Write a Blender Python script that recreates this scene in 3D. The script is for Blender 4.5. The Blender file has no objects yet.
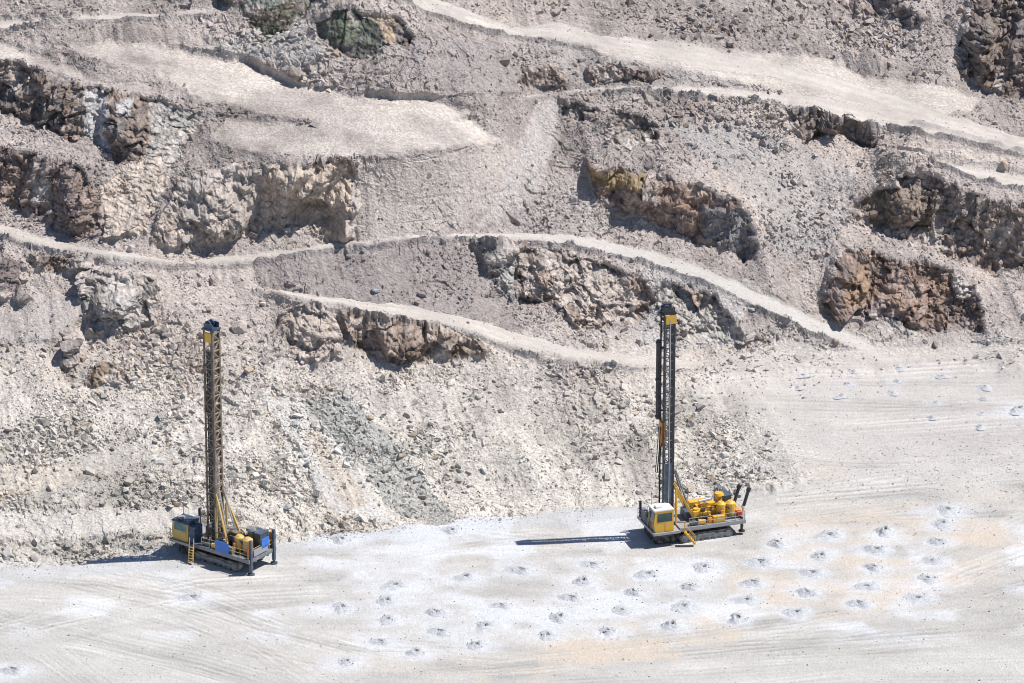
import bpy, bmesh, math, random
import numpy as np
from mathutils import Vector, Matrix, Euler

rng = np.random.default_rng(7)
random.seed(7)
scene = bpy.context.scene
COL = scene.collection
R = math.radians

# ------------------------------------------------------------------ camera, light, exposure
CAM_H, PITCH, FPX = 266.0, 21.5, 5640.0
W, H = 1024, 683
cam_d = bpy.data.cameras.new('camera')
cam = bpy.data.objects.new('camera', cam_d); COL.objects.link(cam)
cam.location = (0, 0, CAM_H)
cam.rotation_euler = (R(90 - PITCH), 0, 0)
cam_d.sensor_width = 36.0
cam_d.lens = 36.0 * FPX / W
cam_d.clip_start = 1.0
cam_d.clip_end = 6000
scene.camera = cam

SUN_EL, SUN_AZ = 59.6, 5.5          # azimuth measured from +x towards +y
world = bpy.data.worlds.new('World'); scene.world = world
world.use_nodes = True
wn = world.node_tree
bg = wn.nodes['Background']
sky = wn.nodes.new('ShaderNodeTexSky')
sky.sky_type = 'NISHITA'; sky.sun_disc = False
sky.sun_elevation = R(SUN_EL); sky.sun_rotation = R(90 - SUN_AZ)
sky.altitude = 2500
wn.links.new(sky.outputs[0], bg.inputs[0])
bg.inputs[1].default_value = 0.085
sl = bpy.data.lights.new('sun', 'SUN'); sl.energy = 4.6; sl.angle = R(0.53); sl.color = (1.0, 0.95, 0.885)
sun = bpy.data.objects.new('sun', sl); COL.objects.link(sun)
sd = Vector((math.cos(R(SUN_EL))*math.cos(R(SUN_AZ)), math.cos(R(SUN_EL))*math.sin(R(SUN_AZ)), math.sin(R(SUN_EL))))
sun.rotation_euler = sd.to_track_quat('Z', 'Y').to_euler()
scene.view_settings.view_transform = 'Standard'
scene.view_settings.look = 'None'
scene.view_settings.exposure = 0.27
scene.view_settings.gamma = 1.0
scene.cycles.pixel_filter_type = 'BLACKMAN_HARRIS'; scene.cycles.filter_width = 1.0
scene.cycles.max_bounces = 4
scene.cycles.diffuse_bounces = 3

# ------------------------------------------------------------------ helpers
def tag(o, label=None, cat=None, group=None, kind=None):
    if label: o['label'] = label
    if cat: o['category'] = cat
    if group: o['group'] = group
    if kind: o['kind'] = kind
    return o

def np_mesh(name, co, faces, mat=None, parent=None, cols=None, smooth=False, attr=None):
    """co (n,3), faces (m,k) with constant k"""
    me = bpy.data.meshes.new(name)
    n, (m, k) = len(co), faces.shape
    me.vertices.add(n); me.vertices.foreach_set('co', np.ascontiguousarray(co, dtype=np.float32).ravel())
    me.loops.add(m*k); me.loops.foreach_set('vertex_index', np.ascontiguousarray(faces, dtype=np.int32).ravel())
    me.polygons.add(m); me.polygons.foreach_set('loop_start', np.arange(0, m*k, k, dtype=np.int32))
    me.polygons.foreach_set('use_smooth', np.full(m, bool(smooth)))
    me.update(calc_edges=True)
    if cols is not None:
        a = me.color_attributes.new('col', 'FLOAT_COLOR', 'POINT')
        c4 = np.ones((n, 4), np.float32); c4[:, :3] = cols
        a.data.foreach_set('color', c4.ravel())
    if mat: me.materials.append(mat)
    o = bpy.data.objects.new(name, me); COL.objects.link(o)
    if parent: o.parent = parent
    return o

# ------------------------------------------------------------------ noise in numpy
def _hash(ix, iy, iz, seed):
    h = (ix.astype(np.int64)*374761393 + iy.astype(np.int64)*668265263 + iz.astype(np.int64)*2147483647 + seed*974634541) & 0xFFFFFFFF
    h = ((h ^ (h >> 13)) * 1274126177) & 0xFFFFFFFF
    h = ((h ^ (h >> 16)) * 2246822519) & 0xFFFFFFFF
    h = h ^ (h >> 15)
    return (h & 0xFFFFFF).astype(np.float32) / float(0xFFFFFF)

def vnoise(x, y, z=None, seed=0):
    if z is None: z = np.zeros_like(x)
    ix, iy, iz = np.floor(x), np.floor(y), np.floor(z)
    fx, fy, fz = x-ix, y-iy, z-iz
    ux, uy, uz = [f*f*f*(f*(f*6-15)+10) for f in (fx, fy, fz)]
    out = 0
    for dx in (0, 1):
        for dy in (0, 1):
            for dz in (0, 1):
                w = (ux if dx else 1-ux)*(uy if dy else 1-uy)*(uz if dz else 1-uz)
                out = out + w*_hash(ix+dx, iy+dy, iz+dz, seed)
    return (out*2-1).astype(np.float32)

def fbm(x, y, z=None, oct=4, seed=0, gain=0.5):
    if z is None: z = np.zeros_like(x)
    s, a, t = 0, 1.0, 0
    for i in range(oct):
        f = 2.03**i
        s = s + a*vnoise(x*f+i*17.3, y*f+i*5.1, z*f+i*9.7, seed+i); t += a; a *= gain
    return s/t

def facets(P, scale, tilt=0.6, seed=0, stretch=(1, 1, 1)):
    """piecewise planar blocks: nearest cell's own height and tilt (about -1..1), and distance gap F2-F1"""
    Q = P / (scale*np.array(stretch, np.float32))
    C = np.floor(Q)
    n = len(Q)
    best = np.full(n, 9e9, np.float32); second = np.full(n, 9e9, np.float32)
    val = np.zeros(n, np.float32)
    for dx in (-1, 0, 1):
        for dy in (-1, 0, 1):
            for dz in (-1, 0, 1):
                c = C + (dx, dy, dz)
                a, b, d = c[:, 0], c[:, 1], c[:, 2]
                f = np.stack([a+_hash(a, b, d, seed), b+_hash(a, b, d, seed+1), d+_hash(a, b, d, seed+2)], 1)
                v = Q-f
                ds = (v*v).sum(1)
                m = ds < best
                second = np.where(m, best, np.minimum(second, ds))
                if m.any():
                    h0 = _hash(a[m], b[m], d[m], seed+3)*2-1
                    tx = _hash(a[m], b[m], d[m], seed+4)*2-1
                    ty = _hash(a[m], b[m], d[m], seed+5)*2-1
                    tz = _hash(a[m], b[m], d[m], seed+6)*2-1
                    vm = v[m]
                    val[m] = h0*0.6 + tilt*2*(tx*vm[:, 0]+ty*vm[:, 1]+tz*vm[:, 2])
                best = np.minimum(best, ds)
    return val, np.sqrt(second)-np.sqrt(best)

# ------------------------------------------------------------------ terrain: survey of the pit wall
# The survey is written as bearings from the view point; every point is turned into a place in the world.
FX0, FX1, FY0, FY1 = -44, 1068, -44, 727
def axis(lo, hi, far_lo, far_hi, step=1.0):
    mid = np.arange(lo, hi+0.1, step)
    a = [lo]; s = step
    while a[-1] > far_lo: s *= 1.25; a.append(a[-1]-s)
    b = [hi]; s = step
    while b[-1] < far_hi: s *= 1.25; b.append(b[-1]+s)
    return np.concatenate([np.array(a[1:])[::-1], mid, np.array(b[1:])])
XS = axis(FX0, FX1, -1500, 2500)
YS = axis(FY0, FY1, -330, 2600)
YS = YS[YS > -430]

def ray(px, py):
    u = (px-512)/FPX; v = (py-341.5)/FPX
    sp, cp = math.sin(R(PITCH)), math.cos(R(PITCH))
    return u, cp - v*sp, -sp - v*cp        # dir = fwd + u right - v up
def unproj(px, py, z):
    dx, dy, dz = ray(px, py)
    t = (z-CAM_H)/dz
    return dx*t, dy*t, z + 0*t

# height anchors  (bearing x, bearing y, height above the pit floor)
ANCH = [(-200,740,0),(200,740,0),(512,740,0),(800,740,0),(1224,740,0),(0,640,0),(300,620,0),(600,620,0),(900,620,0),(1100,620,0),
 (0,575,0),(150,560,0),(300,545,0),(450,525,0),(600,512,0),(700,500,0),(800,485,.3),(950,470,.6),(1100,470,.8),
 (800,420,2),(950,410,2.3),(1100,400,2.6),(780,360,4.2),(900,356,4.5),(1024,352,4.7),(1150,350,5),
 (-150,395,9),(0,390,9),(100,388,9),(200,382,9),(300,378,8.8),(400,365,8.5),(500,357,8),(600,360,6.8),(700,350,5.4),
 (600,358,7),(530,345,9),(470,325,11),(400,308,12.8),(330,300,14),(270,290,14.5),(100,335,13.5),(0,345,13),
 (860,345,5),(830,335,5.8),(770,305,8),(700,275,10.8),(620,250,13.5),(540,235,15.5),(460,235,17),(300,250,18),(180,262,18.5),(60,250,19.3),(-60,228,20.5),
 (0,210,20.8),(0,146,28),(100,180,26),(95,236,20),(200,245,19),(200,168,27),(350,160,27),(350,243,18.2),(450,150,27.5),
 (0,112,29.5),(0,58,35),(100,90,33.5),(110,165,28),(150,60,34.5),(150,100,31.5),(250,125,29.5),(0,30,36.5),(0,0,38.5),(265,38,36),(265,-5,41),(350,60,35.5),(350,15,40),
 (400,0,40),(450,100,31),(512,32,35),(600,42,32.5),(700,55,30),(800,72,27.5),(900,100,24.5),(980,112,23),(1060,140,21.5),
 (520,90,29.5),(600,88,29),(700,92,27.2),(800,98,26),(640,0,36),(800,0,34.5),(640,225,16.5),(640,172,22.5),(740,262,13.5),(740,200,19.5),
 (780,250,13.5),(780,150,22),(930,172,20.3),(1024,190,19.5),(900,182,19.5),(960,200,18.7),(1040,212,18),(870,218,13.8),(900,243,12.6),(960,266,10.3),(1040,266,10.2),
 (840,250,12.6),(920,262,11),(960,283,9.5),(985,330,5.5),(820,305,7),(860,322,6),(920,336,5.4),
 (1000,93,23.5),(1000,0,34.5),(900,0,33.5),(1100,0,36),(-150,0,40),(500,-60,42),(0,-60,42),(1000,-60,38),(500,-200,50),(-200,-200,50),(1200,-200,48)]
A = np.array(ANCH, float)
def tps(d2): return np.where(d2 > 0, d2*np.log(np.maximum(d2, 1e-9)), 0)
sx = 100.0
Ax = A[:, :2]/sx
D2 = ((Ax[:, None]-Ax[None])**2).sum(2)
K = tps(D2) + 0.15*np.eye(len(A))
Pm = np.concatenate([np.ones((len(A), 1)), Ax], 1)
M = np.block([[K, Pm], [Pm.T, np.zeros((3, 3))]])
sol = np.linalg.solve(M, np.concatenate([A[:, 2], np.zeros(3)]))
def z_anchor(px, py):
    X = np.stack([px.ravel()/sx, py.ravel()/sx], 1)
    out = sol[-3] + X@sol[-2:]
    for i in range(len(A)):
        out += sol[i]*tps(((X-Ax[i])**2).sum(1))
    return out.reshape(px.shape)

# working raster, 2 units per cell
SX0, SX1, SY0, SY1, ST = -200, 1224, -200, 780, 2.0
gx = np.arange(SX0, SX1+1, ST); gy = np.arange(SY0, SY1+1, ST)
GX, GY = np.meshgrid(gx, gy)
def blur(a, s):
    if s <= 0: return a
    r = max(1, int(s*2.5)); k = np.exp(-0.5*(np.arange(-r, r+1)/s)**2); k /= k.sum()
    p = np.pad(a, ((r, r), (0, 0)), 'edge'); a = sum(k[i]*p[i:i+a.shape[0]] for i in range(2*r+1))
    p = np.pad(a, ((0, 0), (r, r)), 'edge'); a = sum(k[i]*p[:, i:i+a.shape[1]] for i in range(2*r+1))
    return a
def poly_mask(poly, X, Y):
    inside = np.zeros(X.shape, bool)
    p = poly; n = len(p)
    for i in range(n):
        x0, y0 = p[i]; x1, y1 = p[(i+1) % n]
        if y0 == y1: continue
        c = ((y0 > Y) != (y1 > Y)) & (X < (x1-x0)*(Y-y0)/(y1-y0)+x0)
        inside ^= c
    return inside
def line_dist(pts, X, Y, ky=1.0):
    """distance to polyline, value interpolated along it (3rd entry), signed side (+ = below the line)"""
    best = np.full(X.shape, 1e9); val = np.zeros(X.shape); side = np.zeros(X.shape)
    for i in range(len(pts)-1):
        x0, y0, w0 = pts[i]; x1, y1, w1 = pts[i+1]
        dx, dy = x1-x0, (y1-y0)*ky
        L = dx*dx+dy*dy
        t = np.clip(((X-x0)*dx+(Y-y0)*ky*dy)/L, 0, 1)
        ex, ey = X-(x0+t*dx), (Y-y0)*ky-t*dy
        d = np.hypot(ex, ey)
        m = d < best
        best = np.where(m, d, best); val = np.where(m, w0+t*(w1-w0), val); side = np.where(m, np.sign(ey), side)
    return best, val, side

# domain warp so that every traced edge becomes ragged rock
wx = 4.0*fbm(GX/22, GY/22, seed=1, oct=3) + 2.5*vnoise(GX/6, GY/6, seed=5)
wy = 3.0*fbm(GX/22+50, GY/22, seed=2, oct=3) + 2.0*vnoise(GX/6+9, GY/6, seed=6)
WX, WY = GX+wx, GY+wy

# every rock face: outline, steepness, main and second albedo, roughness of relief
BR = (0.32, 0.25, 0.21); NV = (0.20, 0.185, 0.185); OC = (0.38, 0.30, 0.22); PU = (0.29, 0.24, 0.235)
CR = (0.50, 0.43, 0.38); GT = (0.40, 0.35, 0.325); GR = (0.13, 0.15, 0.115); TL = (0.19, 0.26, 0.24); LG = (0.41, 0.395, 0.38)
RU = (0.34, 0.25, 0.205)
CLIFFS = [
 ([(-160,44),(-60,50),(0,58),(25,66),(55,75),(90,90),(110,90),(135,91),(148,100),(149,150),(140,160),(112,166),(104,150),(92,138),(70,143),(45,128),(25,122),(0,113),(-60,105),(-160,100)], 76, NV, BR, 1.0, 'dark brown and grey rock face at the far left, upper of two'),
 ([(-160,130),(-60,138),(0,146),(30,152),(60,160),(85,172),(96,190),(104,215),(98,236),(70,236),(50,225),(25,212),(0,209),(-60,200),(-160,195)], 76, BR, PU, 1.0, 'brown rock face at the far left just above the road'),
 ([(148,100),(175,105),(205,118),(180,150),(172,172),(160,195),(146,232),(104,236),(104,205),(98,186),(118,170),(150,158)], 52, CR, LG, .6, 'cream coloured rock shoulder beside the dark left faces'),
 ([(148,243),(160,218),(172,188),(190,172),(225,168),(250,163),(262,172),(262,232),(240,238),(190,246)], 66, GT, CR, .9, 'grey cracked rock outcrop above the road'),
 ([(262,162),(352,158),(353,244),(335,246),(310,228),(262,232)], 70, CR, OC, 1.0, 'tan blocky outcrop with a deep hollow above the road'),
 ([(580,157),(600,160),(640,172),(680,180),(705,190),(732,198),(748,215),(755,250),(742,264),(722,247),(700,243),(680,232),(655,224),(640,212),(612,217),(600,197),(590,182)], 78, PU, RU, 1.0, 'long purple brown rock face with an ochre top left corner'),
 ([(560,96),(580,100),(596,108),(592,122),(578,120),(563,114)], 70, NV, GT, 1.0, 'small dark outcrop below the upper road'),
 ([(612,110),(640,114),(660,124),(658,140),(630,152),(615,142)], 68, BR, LG, 1.0, 'broken dark and pale outcrop in the middle of the wall'),
 ([(518,88),(524,68),(534,65),(560,66),(566,84)], 66, BR, GT, .7, 'low brown cut beside the upper road'),
 ([(588,66),(640,67),(668,72),(640,80),(600,83),(590,82)], 68, BR, PU, 1.0, 'narrow dark cut bank along the upper road'),
 ([(790,100),(808,100),(812,112),(830,110),(850,118),(872,128),(880,145),(868,150),(850,140),(830,132),(806,146),(796,125)], 70, BR, NV, 1.0, 'ragged brown outcrop under the wide haul pad'),
 ([(845,222),(868,198),(895,182),(905,172),(930,176),(960,188),(985,198),(1024,207),(1160,214),(1160,262),(1084,265),(1024,266),(985,274),(960,264),(940,258),(930,248),(900,242),(878,226)], 78, BR, GT, 1.0, 'large brown rock face below the right hand road'),
 ([(816,304),(828,285),(836,260),(850,250),(870,252),(900,262),(925,262),(950,272),(970,282),(976,305),(990,333),(950,333),(925,337),(900,326),(870,318),(855,310),(835,312)], 78, RU, PU, 1.1, 'rust stained jutting rock face at the right, lowest of three'),
 ([(958,72),(964,34),(970,5),(978,-40),(1160,-40),(1160,100),(1024,95),(1006,97),(990,88)], 78, BR, NV, 1.1, 'tall brown cliff in the top right corner'),
 ([(833,-40),(905,-40),(908,10),(880,18),(855,14),(835,8)], 74, PU, GT, 1.0, 'dark rock face at the top edge'),
 ([(898,10),(915,5),(925,18),(912,28),(900,26)], 66, BR, NV, .9, 'small brown knob left of the tall corner cliff'),
 ([(240,-40),(310,-40),(316,0),(305,12),(288,28),(270,39),(256,30),(245,14)], 76, GR, BR, .55, 'greenish dark rock face at the top edge'),
 ([(314,22),(330,10),(360,12),(380,27),(388,46),(375,56),(352,61),(330,47),(318,36)], 74, GR, NV, .55, 'green stained rock face below the upper bench'),
 ([(362,12),(400,18),(408,30),(404,44),(388,44),(378,26)], 55, CR, OC, .6, 'cream rock patch beside the green stained face'),
 ([(396,26),(404,24),(412,36),(410,50),(396,46)], 70, BR, NV, .8, 'narrow brown knob beside the cream patch'),
 ([(210,-14),(236,-14),(238,2),(226,12),(214,2)], 70, NV, GR, .9, 'small dark outcrop at the top edge'),
 ([(474,240),(495,238),(515,246),(514,300),(498,300),(486,272)], 64, LG, NV, 1.0, 'pale slab and dark cleft under the road bend'),
 ([(515,246),(560,252),(600,264),(640,278),(656,300),(640,324),(604,326),(575,326),(560,306),(520,302)], 68, GT, BR, 1.2, 'mottled brown and cream cliff under the haul road'),
 ([(656,284),(690,284),(722,300),(738,322),(772,340),(705,343),(664,338)], 60, LG, BR, 1.1, 'broken pale bank behind the right mast'),
 ([(276,312),(300,302),(322,306),(336,318),(340,350),(320,362),(292,352),(280,332)], 62, CR, GT, .9, 'cream weathered outcrop below the lower road'),
 ([(340,308),(372,308),(400,315),(450,330),(492,345),(486,356),(430,360),(382,363),(352,348)], 70, BR, CR, 1.1, 'brown hollow cliff below the lower road'),
 ([(-160,240),(0,254),(24,262),(18,280),(32,300),(0,302),(-160,300)], 72, PU, NV, 1.0, 'dark broken face at the left edge under the road'),
 ([(32,254),(88,258),(92,268),(60,272),(34,266)], 66, BR, GT, .8, 'thin brown ledge under the left end of the road'),
 ([(78,300),(82,275),(96,266),(155,278),(160,300),(152,322),(120,332),(92,332)], 62, LG, GT, 1.0, 'grey layered outcrop with a dark cleft on its left'),
 ([(62,342),(84,338),(80,362),(72,386),(64,368)], 62, GT, NV, 1.0, 'small grey buttress above the rubble heap'),
 ([(84,386),(94,366),(106,360),(122,368),(132,384)], 72, BR, OC, .7, 'low brown overhang above the rubble heap'),
]
ROADS = [ # polyline with half width (in bearing units), name, slope of the surface
 ([(-200,205,5),(0,229,6),(50,243,5),(100,252,4.5),(180,261,3.4),(250,258,3.2),(330,245,2.8),(400,238,2.8),(460,235,3),(520,235,4),(560,238,6),(620,250,7),(670,264,8),(700,274,8),(740,290,8),(770,305,8),(810,324,8),(850,340,7),(870,346,6)], 'lower haul road'),
 ([(258,287,2.5),(300,295,4),(330,300,5),(400,310,7),(450,319,7),(490,330,7),(530,344,8),(570,352,6),(600,357,6),(650,361,5),(700,364,4)], 'branch road'),
 ([(380,-20,6),(430,5,9),(470,18,8),(510,31,5),(560,35,5),(600,40,7),(650,47,7),(690,55,10),(760,66,9),(830,84,9),(890,104,9),(950,122,8),(1040,148,7)], 'upper haul road'),
 ([(430,103,1.5),(520,98,1.5),(580,90,2),(640,87,3),(700,91,4),(760,96,5),(820,103,7),(880,118,9),(940,130,8),(990,142,8),(1040,153,8),(1200,190,8)], 'middle road'),
 ([(880,148,1),(925,160,2),(950,167,4),(975,173,7),(1024,183,7),(1200,215,8)], 'right road'),
 ([(-200,20,5),(0,26,6),(60,22,5),(120,17,5),(180,13,3),(230,8,2)], 'top left road'),
]
PADS = [
 [(590,48),(640,44),(700,47),(770,52),(830,60),(850,70),(870,78),(905,83),(950,88),(978,97),(972,108),(930,116),(900,124),(860,116),(800,98),(760,84),(700,72),(640,62),(600,54)],
 [(60,48),(130,42),(190,52),(245,62),(290,85),(360,96),(440,100),(470,112),(430,124),(330,122),(262,112),(215,104),(150,72)],
 [(-200,60),(0,40),(30,55),(80,72),(105,88),(60,72),(0,55),(-200,80)],
 [(230,118),(300,125),(400,112),(470,120),(500,140),(430,150),(330,155),(240,150),(210,138)],
 [(770,335),(800,340),(830,350),(1224,330),(1224,345),(1000,350),(900,362),(780,352)],
]
FLOOR = [(-220,600),(0,566),(60,562),(110,558),(150,552),(190,548),(262,548),(285,542),(340,532),(400,525),(440,522),(480,516),(560,510),(620,505),(700,500),(745,494),(790,488),(800,470),(780,440),(760,420),(700,395),(690,366),(720,352),(800,352),(860,356),(1240,345),(1240,2800),(-220,2800)]

incl = np.full(GX.shape, 29.0)
incl += 5*fbm(GX/40, GY/40, seed=11)
# lower rubble heap is a little flatter
heap = poly_mask([(-220,600),(0,566),(200,548),(340,532),(480,516),(620,505),(745,494),(800,470),(760,420),(700,395),(690,366),(600,360),(500,357),(400,366),(300,380),(100,388),(-220,395)], GX, GY)
incl[heap] -= 5
incl[poly_mask([(-220,548),(0,530),(200,522),(205,530),(0,540),(-220,560)], WX, WY)] = 4
for p in PADS[:4]: incl[poly_mask(p, WX, WY)] = 2.5
fm = poly_mask(FLOOR, GX + 1.5*wx, GY+1.2*wy)
incl[fm] = np.where(GY[fm] > 490, 0.0, 5.5)
road_w = np.zeros(GX.shape)
for pts, nm in ROADS:
    d, w, side = line_dist(pts, GX+wx*.25, GY+wy*.25)
    m = np.clip((w+1.0-d)/1.8, 0, 1)
    road_w = np.maximum(road_w, m)
incl = incl*(1-road_w) + 3.5*road_w
cliff_id = np.full(GX.shape, -1)
for i, c in enumerate(CLIFFS):
    m = poly_mask(c[0], WX, WY) & (road_w < .5)
    incl[m] = c[1]+(10 if c[1] > 60 else 0); cliff_id[m] = i
incl = blur(incl, 0.6)

Z0 = z_anchor(GX, GY)
th = R(PITCH) + np.arctan((GY-341.5)/FPX)
mpp = (CAM_H-Z0)/np.sin(th)/FPX
s = np.radians(incl)
g = mpp*np.sin(s)/np.sin(s+th) * ST          # target rise per cell going up the wall
# solve  wv*(dz/dv+g)^2 + wh*(dz/du)^2 + wa*(z-z0)^2  with a cosine transform
def dctn(a):
    n, m = a.shape
    b = np.concatenate([a, a[::-1]], 0); b = np.concatenate([b, b[:, ::-1]], 1)
    return np.fft.fft2(b)
wv, wh = 1.0, 0.22
div = np.zeros_like(Z0)
gm = -(g[1:]+g[:-1])/2                       # z[j+1]-z[j] target (v grows downwards)
div[:-1] += gm; div[1:] -= gm
def solve(wa):
    rhs = -wv*div + wa*Z0
    n, m = rhs.shape
    F = dctn(rhs)
    ky = 2-2*np.cos(2*np.pi*np.arange(2*n)/(2*n)); kx = 2-2*np.cos(2*np.pi*np.arange(2*m)/(2*m))
    F = F/(wv*ky[:, None]+wh*kx[None]+wa)
    return np.real(np.fft.ifft2(F))[:n, :m]
# (sum of squares minimised: -wv*lap_v z - wh*lap_u z + wa z = -wv*div(g) + wa z0)
Z = solve(1/(22.0**2))
floor_flat = blur((fm & (GY > 490)).astype(float), 4)
Z = Z*(1-floor_flat)
fl2 = blur(fm.astype(float), 3)*(1-floor_flat)
Z = Z*(1-fl2) + fl2*blur(Z, 6)

def samp(a, px, py):
    u = np.clip((px-SX0)/ST, 0, a.shape[1]-1.001); v = np.clip((py-SY0)/ST, 0, a.shape[0]-1.001)
    i, j = v.astype(int), u.astype(int); fv, fu = v-i, u-j
    return a[i, j]*(1-fv)*(1-fu)+a[i+1, j]*fv*(1-fu)+a[i, j+1]*(1-fv)*fu+a[i+1, j+1]*fv*fu

PX, PY = np.meshgrid(XS, YS)
Zf = samp(Z, PX, PY)
dx, dy, dz = ray(PX, PY)
# distance must grow steadily going up: no overhang in the base surface
tt = (Zf-CAM_H)/dz
yy = dy*tt
yr = yy[::-1].copy()
row_px = np.abs(np.diff(YS[::-1], prepend=YS[-1]))
inc = np.cumsum(0.007*row_px)[:, None]
ym = np.maximum.accumulate(yr - inc, axis=0) + inc
tt = ym[::-1]/dy
P0 = np.stack([dx*tt, dy*tt, CAM_H+dz*tt], 2)
NR, NC = PX.shape
print('terrain grid', NR, NC, 'z', P0[..., 2].min(), P0[..., 2].max())

# masks on the mesh grid -------------------------------------------------
nx1 = fbm(P0[..., 0]/3.0, P0[..., 1]/3.0, P0[..., 2]/3.0, oct=4, seed=21)
nx2 = fbm(P0[..., 0]/3.0+40, P0[..., 1]/3.0, P0[..., 2]/3.0, oct=4, seed=25)
PXw = PX + samp(wx, PX, PY) + 4.5*nx1
PYw = PY + samp(wy, PX, PY) + 4.0*nx2
rutl = np.zeros(PX.shape); roadm = np.zeros(PX.shape); berm = np.zeros(PX.shape); road_along = np.zeros(PX.shape)
for pts, nm in ROADS:
    d, w, side = line_dist(pts, PX+samp(wx, PX, PY)*.25, PY+samp(wy, PX, PY)*.25)
    roadm = np.maximum(roadm, np.clip((w+.6+2.4*nx1+1.2*nx2-d)/2.4, 0, 1))
    rutl = rutl + (d < w+1)*(-np.exp(-((d-.38*w)/.7)**2)+.8*np.exp(-(d/(.18*w+.3))**2)+.6*np.exp(-((d-.72*w)/.8)**2))*(w > 3)
    berm = np.maximum(berm, np.exp(-((d-w-2.2)/1.3)**2)*(side > 0)*(w > 2.4))
padm = np.zeros(PX.shape)
for p in PADS: padm = np.maximum(padm, poly_mask(p, PXw, PYw))
sb = np.clip((PX-650)/50, 0, 1)*np.clip((500-PY)/30, 0, 1)
floorm = poly_mask(FLOOR, PX+1.5*samp(wx, PX, PY)+(2+22*sb)*nx1, PY+1.2*samp(wy, PX, PY)+(2+10*sb)*nx2).astype(float)
def sblur(a, n=2):
    for _ in range(n):
        p = np.pad(a, 1, 'edge'); a = (p[:-2, 1:-1]+p[2:, 1:-1]+p[1:-1, :-2]+p[1:-1, 2:]+4*p[1:-1, 1:-1])/8
    return a
cid = np.full(PX.shape, -1)
for i, c in enumerate(CLIFFS):
    cid[poly_mask(c[0], PXw, PYw) & (roadm < .3)] = i
cliffm = sblur((cid >= 0).astype(float), 3)
padm = sblur(padm, 10); fl = sblur(floorm, 4)
flw = samp(blur(fm.astype(float), 20), PX, PY); fl = fl*(1-sb)+np.clip(flw*1.7-.35+.5*nx2*(flw*(1-flw)*4), 0, 1)*sb
gsc = np.clip(.5+2.2*fbm(P0[..., 0]/2.2, P0[..., 1]/2.2, None, 3, 27), 0, 1)
roadm = np.where(roadm < .98, roadm*(.55+.45*gsc), roadm)
flat = np.clip(np.maximum(np.maximum(roadm, np.clip(padm*1.15, 0, 1)), fl), 0, 1)
slopem = np.clip(1-flat-cliffm, 0, 1)

smo = np.zeros(PX.shape)
for p_, k_ in (([(-60,512),(205,508),(205,530),(-60,540)], .97), ([(-10,488),(60,465),(130,440),(205,415),(205,440),(120,470),(40,500)], .8), ([(262,398),(305,392),(345,450),(400,518),(335,522),(300,450)], .8),
   ([(60,290),(100,300),(60,335),(-60,345),(-60,300)], .85), ([(540,100),(562,100),(560,135),(535,205),(480,230),(360,243),(355,160),(500,150)], .75), ([(430,60),(512,60),(540,90),(430,95)], .5), ([(110,25),(170,25),(250,50),(120,45)], .8), ([(520,40),(740,60),(760,90),(560,80)], .5), ([(0,30),(60,50),(110,80),(230,95),(210,110),(140,95),(-40,60)], .5),
   ([(250,255),(330,248),(470,240),(490,300),(540,330),(470,318),(400,303),(330,292),(260,280)], .55), ([(620,340),(700,345),(690,365),(600,365)], .6), ([(512,12),(600,18),(700,35),(760,55),(690,48),(600,40),(512,30)], .7), ([(900,122),(960,135),(1060,160),(1060,175),(960,160),(880,145)], .7), ([(560,74),(700,76),(800,90),(760,94),(640,84),(560,84)], .6), ([(700,215),(800,150),(840,160),(800,240),(770,290),(740,280)], .35), ([(200,95),(260,110),(360,98),(430,100),(420,125),(330,122),(250,120)], .7), ([(100,250),(250,262),(250,280),(100,268)], .3), ([(930,270),(1060,275),(1060,340),(985,330),(975,290)], .5)):
    smo = np.maximum(smo, sblur(poly_mask(p_, PXw, PYw).astype(float), 8)*k_)
berm = berm*np.clip(1-2*padm, 0, 1)
# normals of the base surface, smoothed
def grid_normals(P):
    du = np.gradient(P, axis=1); dv = np.gradient(P, axis=0)
    n = np.cross(dv, du); n /= np.linalg.norm(n, axis=2, keepdims=True)+1e-9
    n[n[..., 2] < 0] *= -1
    return n
N0 = grid_normals(P0)
for k in range(3): N0[..., k] = sblur(N0[..., k], 12)
N0 /= np.linalg.norm(N0, axis=2, keepdims=True)

# relief -------------------------------------------------------------------
Pf = P0.reshape(-1, 3).astype(np.float32)
infr = ((PX > FX0) & (PX < FX1) & (PY > FY0) & (PY < FY1)).ravel()
disp = np.zeros(len(Pf), np.float32)
x, y, z = Pf.T
wq = np.stack([fbm(x/4, y/4, z/4, 3, 31), fbm(x/4+20, y/4, z/4, 3, 32), fbm(x/4, y/4+20, z/4, 3, 33)], 1)*.9
Q = Pf+wq
cl = cliffm.ravel(); sp = (slopem*(1-.72*smo)).ravel(); ff = fl.ravel(); rd = roadm.ravel()
rough = np.ones(len(CLIFFS)+1); rough[:-1] = [c[4] for c in CLIFFS]
rc = sblur(rough[cid], 4).ravel()
gap1 = np.ones(len(Pf), np.float32); blk = np.zeros(len(Pf), np.float32)
m = cl > .02
def folds(P_, lam, seed, n=4, up=.35):
    r_ = np.random.default_rng(seed); out = 0
    for k in range(n):
        d_ = r_.normal(size=3); d_[2] *= up; d_ /= np.linalg.norm(d_)
        l_ = lam*r_.uniform(.7, 1.4)
        wv_ = .55*fbm(P_[:, 0]/lam/1.7+k*7, P_[:, 1]/lam/1.7, P_[:, 2]/lam/2.4, 2, seed+k)
        t_ = (P_@d_.astype(np.float32))/l_+r_.uniform(0, 9)+wv_*1.5
        am = .55+.9*np.clip(vnoise(P_[:, 0]/lam/1.3+k*11, P_[:, 1]/lam/1.3, P_[:, 2]/lam/1.3, seed+20+k)+.3, 0, 1)
        out = out+am*(np.abs((t_ % 1)-.5)*4-1)
    return (out/n).astype(np.float32)
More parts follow.
